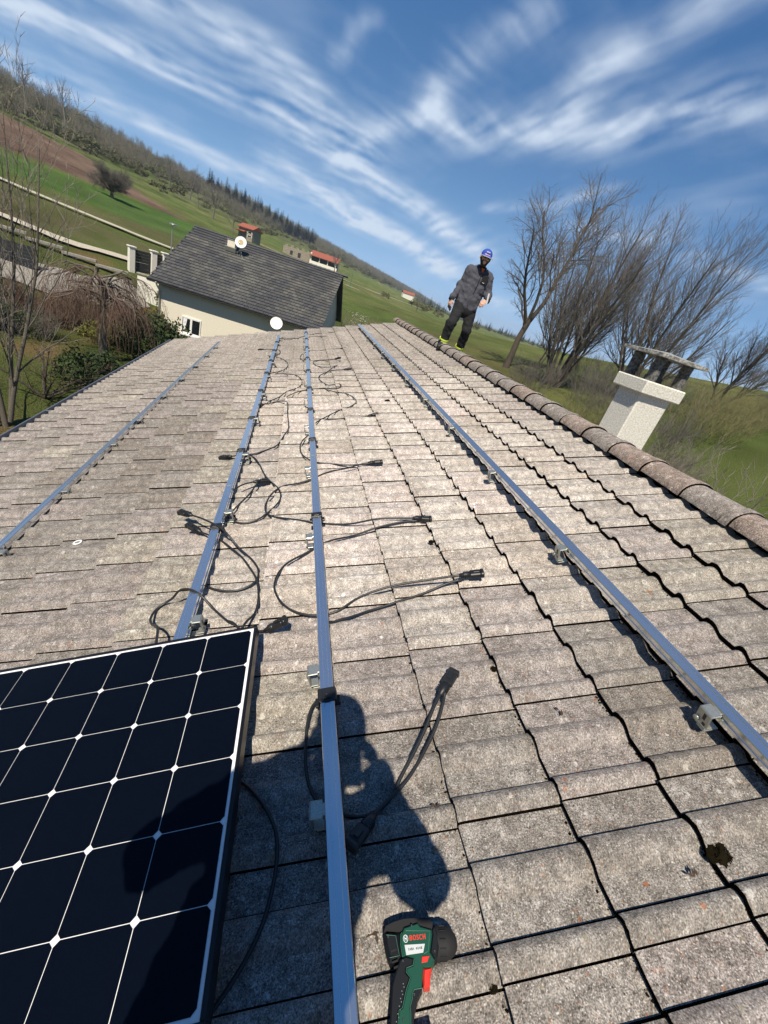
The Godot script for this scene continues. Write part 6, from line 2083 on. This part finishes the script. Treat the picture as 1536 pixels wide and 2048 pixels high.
# five-fingered hand: wrist, direction of the fingers, direction the palm faces, +1 for a right hand
func hand_bones(wr: Vector3, dir: Vector3, palm: Vector3, sd: float, curl: float) -> Array:
	dir = dir.normalized()
	palm = (palm - dir * palm.dot(dir)).normalized()
	var acr := dir.cross(palm).normalized() * sd      # towards the thumb
	var out := []
	for k in 4:
		var w := (1.5 - k) * 0.0195
		var base := wr + dir * (0.088 - 0.004 * absf(1.2 - k)) + acr * w
		out.append([wr + dir * 0.012 + acr * w * 0.6, base, 0.0145, 0.0115])
		var p := base
		var l: float = [0.043, 0.047, 0.044, 0.035][k]
		var r := 0.0095 if k < 3 else 0.0085
		var d := dir
		for j in 3:
			d = (d * cos(curl * (0.7 + 0.15 * j)) + palm * sin(curl * (0.7 + 0.15 * j))).normalized()
			var pal2 := (palm - d * palm.dot(d)).normalized()
			var nxt: Vector3 = p + d * l * [1.0, 0.65, 0.5][j]
			out.append([p, nxt, r, r * 0.92])
			p = nxt; r *= 0.92
			if pal2.length_squared() > 0.1: palm = palm
	var tb := wr + dir * 0.030 + acr * 0.026
	var td := (dir * 0.72 + acr * 0.55 + palm * 0.42).normalized()
	var t1 := tb + td * 0.042
	out.append([wr + dir * 0.012 + acr * 0.012, tb, 0.015, 0.0135])
	out.append([tb, t1, 0.0135, 0.0105])
	var td2 := (td + palm * 0.5 - acr * 0.35 + dir * 0.3).normalized()
	out.append([t1, t1 + td2 * 0.034, 0.0105, 0.0085])
	return out


# head: hd is the middle of the skull, fc where the face looks
func head_bones(hd: Vector3, fc: Vector3, up: Vector3) -> Array:
	var rt := fc.cross(up).normalized()
	up = rt.cross(fc).normalized()
	var P := func(x: float, y: float, z: float) -> Vector3: return hd + rt * x + up * y + fc * z
	return [[P.call(0, 0.035, -0.030), P.call(0, 0.035, 0.022), 0.078, 0.074], [P.call(0, -0.02, 0.02), P.call(0, -0.078, 0.048), 0.062, 0.032], [P.call(-0.03, -0.05, 0.02), P.call(-0.014, -0.088, 0.058), 0.032, 0.020], [P.call(0.03, -0.05, 0.02), P.call(0.014, -0.088, 0.058), 0.032, 0.020],
		[P.call(0, 0.014, 0.090), P.call(0, -0.020, 0.108), 0.009, 0.013], [P.call(-0.034, -0.012, 0.070), P.call(-0.030, -0.02, 0.066), 0.020, 0.020], [P.call(0.034, -0.012, 0.070), P.call(0.030, -0.02, 0.066), 0.020, 0.020], [P.call(-0.03, 0.032, 0.082), P.call(0.03, 0.032, 0.082), 0.012, 0.012],
		[P.call(-0.018, -0.050, 0.084), P.call(0.018, -0.050, 0.084), 0.007, 0.007], [P.call(-0.016, -0.060, 0.082), P.call(0.016, -0.060, 0.082), 0.008, 0.008], [P.call(-0.078, 0.01, -0.008), P.call(-0.081, -0.026, -0.002), 0.014, 0.010], [P.call(0.078, 0.01, -0.008), P.call(0.081, -0.026, -0.002), 0.014, 0.010]]


# j: joints in world space; builds body, clothes and what is worn. parts are laid under o, whose origin is at the feet
func person(o: Node3D, j: Dictionary, cell: float, top_mat: String) -> void:
	var inv := o.transform.affine_inverse()
	var body := B.new()
	var up: Vector3 = (j.neck - j.pelvis).normalized()
	skin_bones(body, [[j.pelvis, j.chest, 0.08, 0.085], [j.chest, j.neck, 0.075, 0.055], [j.neck, j.head, 0.050, 0.052], [j.sh_r, j.el_r, 0.042, 0.036], [j.el_r, j.wr_r, 0.036, 0.026], [j.sh_l, j.el_l, 0.042, 0.036], [j.el_l, j.wr_l, 0.036, 0.026], [j.chest, j.sh_r, 0.08, 0.045], [j.chest, j.sh_l, 0.08, 0.045],
		[j.hip_r, j.kn_r, 0.07, 0.05], [j.kn_r, j.an_r, 0.046, 0.036], [j.hip_l, j.kn_l, 0.07, 0.05], [j.kn_l, j.an_l, 0.046, 0.036], [j.pelvis, j.hip_r, 0.075, 0.07], [j.pelvis, j.hip_l, 0.075, 0.07]], cell * 1.2, 0.03)
	skin_bones(body, head_bones(j.head, j.face, j.head_up), cell * 0.5, 0.022)
	for s in ["r", "l"]:
		var hb := hand_bones(j["wr_" + s], j["hand_" + s], j["palm_" + s], 1.0 if s == "r" else -1.0, j["curl_" + s])
		skin_bones(body, hb, 0.0042, 0.008)
	part("body", body.mesh(), M.skin, o, inv)
	# jacket
	var b := B.new()
	var rt: Vector3 = (j.sh_r - j.sh_l).normalized()
	var low: Vector3 = j.pelvis - up * 0.05
	skin_bones(b, [[j.chest + rt * 0.06, low + rt * 0.062, 0.125, 0.138], [j.chest - rt * 0.06, low - rt * 0.062, 0.125, 0.138], [j.chest + up * 0.10 + rt * 0.07, j.sh_r, 0.085, 0.066], [j.chest + up * 0.10 - rt * 0.07, j.sh_l, 0.085, 0.066], [j.chest + up * 0.08, j.neck - up * 0.05, 0.10, 0.07], [j.sh_r, j.el_r, 0.068, 0.056], [j.el_r, j.wr_r, 0.056, 0.044], [j.sh_l, j.el_l, 0.068, 0.056], [j.el_l, j.wr_l, 0.056, 0.044]], cell, 0.05)
	folds(b, 0.022, 8.0, 3)
	var jk := part("jacket", b.mesh(), M[top_mat], o, inv)
	for s in ["r", "l"]:
		var d: Vector3 = (j["wr_" + s] - j["el_" + s]).normalized()
		b = B.new()
		b.tube(PackedVector3Array([j["wr_" + s] - d * 0.012, j["wr_" + s] + d * 0.030]), PackedFloat32Array([0.048, 0.043]), 16)
		part("cuff", b.mesh(), M.black_cloth, jk)
	b = B.new()
	skin_bones(b, [[low + rt * 0.062 - up * 0.050, low - rt * 0.062 - up * 0.050, 0.128, 0.128], [low + rt * 0.062 - up * 0.085, low - rt * 0.062 - up * 0.085, 0.122, 0.122]], cell, 0.02)
	part("hem", b.mesh(), M.black_cloth, jk)
	# collar stands round the neck, open in front
	b = B.new()
	var nk := Basis(rt, up, rt.cross(up))
	b.lathe(PackedVector2Array([Vector2(0.082, -0.055), Vector2(0.076, -0.01), Vector2(0.074, 0.028), Vector2(0.068, 0.030), Vector2(0.066, -0.02)]), Transform3D(nk, j.neck), 20, PI * 0.5 + 0.45, PI * 2.5 - 0.45)
	part("collar", b.mesh(), M.black_cloth, jk)
	# trousers
	b = B.new()
	skin_bones(b, [[j.pelvis - rt * 0.05 - up * 0.03, j.pelvis + rt * 0.05 - up * 0.03, 0.105, 0.105], [j.pelvis - up * 0.03, j.hip_r, 0.105, 0.105], [j.pelvis - up * 0.03, j.hip_l, 0.105, 0.105], [j.hip_r, j.kn_r, 0.104, 0.078], [j.kn_r, j.an_r, 0.076, 0.070], [j.hip_l, j.kn_l, 0.104, 0.078], [j.kn_l, j.an_l, 0.076, 0.070]], cell, 0.035)
	folds(b, 0.020, 7.0, 5)
	var tr := part("trousers", b.mesh(), M.trousers, o, inv)
	if j.has("bands"):
		for s in ["r", "l"]:
			var kn: Vector3 = j["kn_" + s]; var an: Vector3 = j["an_" + s]
			for t in [[0.735, 0.785, "hi_vis"], [0.785, 0.825, "grey_band"], [0.825, 0.875, "hi_vis"]]:
				b = B.new()
				b.tube(PackedVector3Array([kn.lerp(an, t[0]), kn.lerp(an, t[1])]), PackedFloat32Array([0.083, 0.082]), 20)
				part("reflective_band", b.mesh(), M[t[2]], tr)
	# boots
	for s in ["r", "l"]:
		var an: Vector3 = j["an_" + s]; var toe: Vector3 = j["toe_" + s]; var he: Vector3 = j["heel_" + s]
		var fd := (toe - he).normalized()
		b = B.new()
		skin_bones(b, [[an + Vector3(0, 0.05, 0), an - Vector3(0, 0.02, 0), 0.056, 0.054], [an - Vector3(0, 0.02, 0), he + Vector3(0, 0.045, 0), 0.054, 0.046], [he + Vector3(0, 0.042, 0), he.lerp(toe, 0.6) + Vector3(0, 0.045, 0), 0.046, 0.047], [he.lerp(toe, 0.6) + Vector3(0, 0.045, 0), toe + Vector3(0, 0.036, 0), 0.047, 0.036], [an, he.lerp(toe, 0.55) + Vector3(0, 0.05, 0), 0.05, 0.045]], 0.010, 0.03)
		var bt := part("boot", b.mesh(), M.boot, o, inv)
		b = B.new()
		skin_bones(b, [[he + Vector3(0, 0.014, 0) - fd * 0.01, toe + Vector3(0, 0.012, 0) + fd * 0.008, 0.046, 0.040]], 0.010, 0.01)
		for k in b.v.size(): b.v[k].y = minf(b.v[k].y, lerpf(he.y, toe.y, 0.5) + 0.020)
		part("sole", b.mesh(), M.sole, bt)


func worker() -> void:
	var at := Vector3(2.62, 5.43, -7.38)
	var o := thing("person", "man in a blue cap, grey jacket and black work trousers walking down over the ridge", "person", Transform3D(Basis(), at))
	var fc := Vector3(-0.20, -0.12, 0.97).normalized()
	var j := {"head": Vector3(2.705, 6.905, -7.36), "face": fc, "head_up": Vector3(0.05, 1, 0.12), "neck": Vector3(2.735, 6.765, -7.44), "chest": Vector3(2.74, 6.60, -7.47), "pelvis": Vector3(2.70, 6.25, -7.48),
		"sh_r": Vector3(2.575, 6.685, -7.47), "sh_l": Vector3(2.905, 6.665, -7.45), "el_r": Vector3(2.505, 6.445, -7.52), "el_l": Vector3(2.985, 6.43, -7.42), "wr_r": Vector3(2.400, 6.225, -7.42), "wr_l": Vector3(2.905, 6.345, -7.18),
		"hand_r": Vector3(-0.12, -1.0, 0.15), "palm_r": Vector3(0.75, 0.1, -0.3), "curl_r": 0.42, "hand_l": Vector3(-0.75, -0.42, 0.55), "palm_l": Vector3(-0.25, -0.9, -0.2), "curl_l": 0.8,
		"hip_r": Vector3(2.605, 6.17, -7.47), "hip_l": Vector3(2.79, 6.17, -7.49), "kn_r": Vector3(2.475, 5.87, -7.27), "kn_l": Vector3(2.825, 5.84, -7.40), "an_r": Vector3(2.475, 5.53, -7.37), "an_l": Vector3(2.88, 5.47, -7.60),
		"toe_r": Vector3(2.37, 5.452, -7.17), "heel_r": Vector3(2.49, 5.448, -7.40), "toe_l": Vector3(2.80, 5.425, -7.42), "heel_l": Vector3(2.90, 5.385, -7.64), "bands": true}
	person(o, j, 0.0135, "jacket")
	var inv := o.transform.affine_inverse()
	var rt := fc.cross(j.head_up).normalized()
	var hu := rt.cross(fc).normalized()
	var H := Transform3D(Basis(rt, hu, -fc), j.head)        # local: x to his right, y up, -z out of the face
	# cap with a stiff brim edged in white
	var b := B.new()
	var pr := PackedVector2Array()
	for k in 9: pr.append(Vector2(0.093 * cos(k * PI / 16.0), 0.035 + 0.090 * sin(k * PI / 16.0)))
	b.lathe(pr, H * Transform3D(Basis().scaled(Vector3(0.96, 1, 1.10)), Vector3(0, 0, 0.004)), 24)
	var cap := part("cap", b.mesh(), M.cap_blue, o, inv)
	for e in [[0.0, 0.070, "cap_blue", "brim"], [0.070, 0.080, "white_paint", "brim_edge"]]:
		b = B.new()
		for k in 14:
			var a0 := lerpf(-1.1, 1.1, k / 14.0); var a1 := lerpf(-1.1, 1.1, (k + 1) / 14.0)
			for s in [1.0, -1.0]:
				var q := []
				for w in [[a0, e[0]], [a1, e[0]], [a1, e[1]], [a0, e[1]]]:
					var rr: float = 0.092 + w[1] * cos(w[0] * 0.9)
					q.append(H * Vector3(sin(w[0]) * rr * 0.95, 0.040 - w[1] * 0.30 - 0.012 * w[0] * w[0] + s * 0.003, -cos(w[0]) * rr * 1.05))
				b.quad(q[0], q[1], q[2], q[3], hu * s)
		part(e[3], b.mesh(), M[e[2]], cap)
	b = B.new()
	b.box(H * Vector3(0.004, 0.078, -0.101), Vector3(0.060, 0.016, 0.006), 0.002, H.basis * Basis(Vector3.RIGHT, -0.35))
	part("cap_print", b.mesh(), M.print_white, cap)
	# sunglasses
	b = B.new()
	for s in [-1.0, 1.0]:
		b.box(H * Vector3(s * 0.034, 0.012, -0.104), Vector3(0.052, 0.036, 0.010), 0.004, H.basis * Basis(Vector3.UP, s * 0.22))
		b.box(H * Vector3(s * 0.076, 0.018, -0.045), Vector3(0.005, 0.010, 0.11), 0.001, H.basis)
	b.box(H * Vector3(0, 0.020, -0.108), Vector3(0.022, 0.008, 0.006), 0.001, H.basis)
	part("sunglasses", b.mesh(), M.lens, o, inv)
	# beard and cropped hair
	b = B.new()
	var P := func(x: float, y: float, z: float) -> Vector3: return H * Vector3(x, y, z)
	skin_bones(b, [[P.call(-0.064, -0.02, -0.012), P.call(-0.032, -0.084, -0.052), 0.022, 0.022], [P.call(0.064, -0.02, -0.012), P.call(0.032, -0.084, -0.052), 0.022, 0.022], [P.call(-0.024, -0.092, -0.062), P.call(0.024, -0.092, -0.062), 0.022, 0.022], [P.call(-0.026, -0.038, -0.082), P.call(0.026, -0.038, -0.082), 0.009, 0.009], [P.call(-0.034, -0.050, -0.074), P.call(-0.03, -0.08, -0.068), 0.012, 0.014], [P.call(0.034, -0.050, -0.074), P.call(0.03, -0.08, -0.068), 0.012, 0.014]], 0.006, 0.015)
	part("beard", b.mesh(), M.hair, o, inv)
	b = B.new()
	skin_bones(b, [[P.call(0, 0.025, 0.04), P.call(0, -0.02, 0.05), 0.078, 0.055], [P.call(-0.05, 0.02, 0.0), P.call(-0.055, -0.01, 0.01), 0.032, 0.022], [P.call(0.05, 0.02, 0.0), P.call(0.055, -0.01, 0.01), 0.032, 0.022]], 0.008, 0.02)
	part("hair", b.mesh(), M.hair, o, inv)
	# front of the jacket: orange shirt in the opening, zip, dark chest pocket
	var up: Vector3 = (j.neck - j.pelvis).normalized()
	var ac: Vector3 = (j.sh_l - j.sh_r).normalized()
	var fr := ac.cross(up).normalized()
	if fr.z < 0.0: fr = -fr
	b = B.new()
	b.tri(j.neck + fr * 0.082 + up * 0.0 - ac * 0.030, j.neck + fr * 0.082 + ac * 0.030, j.neck + fr * 0.105 - up * 0.080, fr)
	part("shirt", b.mesh(), M.orange_cloth, o, inv)
	b = B.new()
	var zp := PackedVector3Array(); var zr := PackedFloat32Array()
	for k in 9:
		var t := k / 8.0
		zp.append((j.neck - up * 0.06).lerp(j.pelvis - up * 0.06, t) + fr * (0.108 + 0.030 * sin(PI * clampf(t * 1.3, 0.0, 1.0)))); zr.append(0.0045)
	b.tube(zp, zr, 6)
	part("zip", b.mesh(), M.black_cloth, o, inv)
	b = B.new()
	b.box(j.chest + fr * 0.128 + ac * 0.072 + up * 0.03, Vector3(0.105, 0.125, 0.016), 0.005, Basis(ac, up, fr))
	var pk := part("pocket", b.mesh(), M.black_cloth, o, inv)
	b = B.new()
	b.box(j.chest + fr * 0.138 + ac * 0.066 - up * 0.018, Vector3(0.034, 0.006, 0.002), 0.0, Basis(ac, up, fr))
	part("pocket_tag", b.mesh(), M.print_white, pk)
	# white cloth showing under the jacket at both hips, and what he holds
	b = B.new()
	b.box(j.pelvis - ac * 0.150 + fr * 0.05 - up * 0.04, Vector3(0.012, 0.14, 0.03), 0.004, Basis(ac, up, fr))
	part("white_strap", b.mesh(), M.paper, o, inv)
	var pp := top("paper_slip", null, M.paper, "narrow white slip held in the man's raised hand", "paper", Transform3D(Basis.from_euler(Vector3(0.1, 0.3, 0.22)), Vector3(2.872, 6.350, -7.10)))
	b = B.new()
	b.box(Vector3(0, 0.02, 0), Vector3(0.030, 0.15, 0.003))
	pp.mesh = b.mesh()
	var tl := thing("hand_tool", "small dark tool held in the man's lowered hand", "tool", Transform3D(Basis.from_euler(Vector3(0.2, 0.2, 0.15)), Vector3(2.395, 6.095, -7.385)))
	b = B.new()
	b.box(Vector3(0, 0, 0.01), Vector3(0.03, 0.045, 0.10), 0.008)
	b.box(Vector3(0.0, -0.03, 0.05), Vector3(0.018, 0.04, 0.02), 0.004)
	part("handle", b.mesh(), M.black_plastic, tl)
	b = B.new()
	b.tube(PackedVector3Array([Vector3(0, 0, 0.06), Vector3(0, -0.005, 0.10)]), PackedFloat32Array([0.006, 0.003]), 8)
	part("tip", b.mesh(), M.zinc, tl)


func photographer() -> void:
	# stands just behind the camera: the photo shows the shadow on tiles and panel
	var at := roof(-0.24, -0.56, 0.0)
	var o := thing("person", "photographer in dark clothes holding a phone, seen only as the shadow on the tiles", "person", Transform3D(Basis(), at))
	var w := func(u: float, v: float, h: float) -> Vector3: return roof(u, v, h)
	var fc := Vector3(0.0, -0.45, -0.9).normalized()
	var j := {"head": w.call(-0.075, -0.035, 1.520), "face": fc, "head_up": Vector3(0, 1, -0.3), "neck": w.call(-0.135, -0.095, 1.385), "chest": w.call(-0.225, -0.185, 1.20), "pelvis": w.call(-0.255, -0.300, 0.86),
		"sh_r": w.call(-0.215, 0.030, 1.290), "sh_l": w.call(-0.105, -0.295, 1.340), "el_r": w.call(-0.215, 0.135, 1.085), "el_l": w.call(-0.055, -0.495, 1.150), "wr_r": w.call(-0.065, 0.066, 1.245), "wr_l": w.call(-0.070, -0.190, 1.400),
		"hand_r": Vector3(-0.30, 1.0, 0.0), "palm_r": Vector3(-0.8, -0.6, 0.1), "curl_r": 0.35, "hand_l": Vector3(0.35, 0.90, 0.0), "palm_l": Vector3(0.65, -0.55, 0.1), "curl_l": 0.35,
		"hip_r": w.call(-0.265, -0.200, 0.83), "hip_l": w.call(-0.265, -0.370, 0.80), "kn_r": w.call(-0.200, -0.315, 0.45), "kn_l": w.call(-0.200, -0.510, 0.43), "an_r": w.call(-0.255, -0.445, 0.11), "an_l": w.call(-0.255, -0.655, 0.11),
		"toe_r": w.call(-0.065, -0.455, 0.022), "heel_r": w.call(-0.295, -0.475, 0.022), "toe_l": w.call(-0.065, -0.670, 0.022), "heel_l": w.call(-0.295, -0.690, 0.022)}
	person(o, j, 0.017, "black_cloth")
	var inv := o.transform.affine_inverse()
	var b := B.new()
	var hd: Vector3 = j.head
	skin_bones(b, [[hd + Vector3(0, 0.045, 0.02), hd + Vector3(0, 0.05, -0.02), 0.086, 0.084]], 0.014, 0.02)
	part("hair", b.mesh(), M.hair, o, inv)
	var ph := top("phone", null, M.frame_black, "phone in the photographer's hands, part of the shadow only", "phone", Transform3D(Basis(Vector3(0.94517, 0.28171, 0.16522), Vector3(-0.16637, 0.85066, -0.49869), Vector3(-0.28103, 0.44386, 0.85089)).orthonormalized(), Vector3(0, CAM_Y, 0) + Vector3(-0.28103, 0.44386, 0.85089) * 0.012 - Vector3(-0.16637, 0.85066, -0.49869) * 0.055))
	b = B.new()
	b.box(Vector3.ZERO, Vector3(0.074, 0.152, 0.008), 0.003)
	ph.mesh = b.mesh()
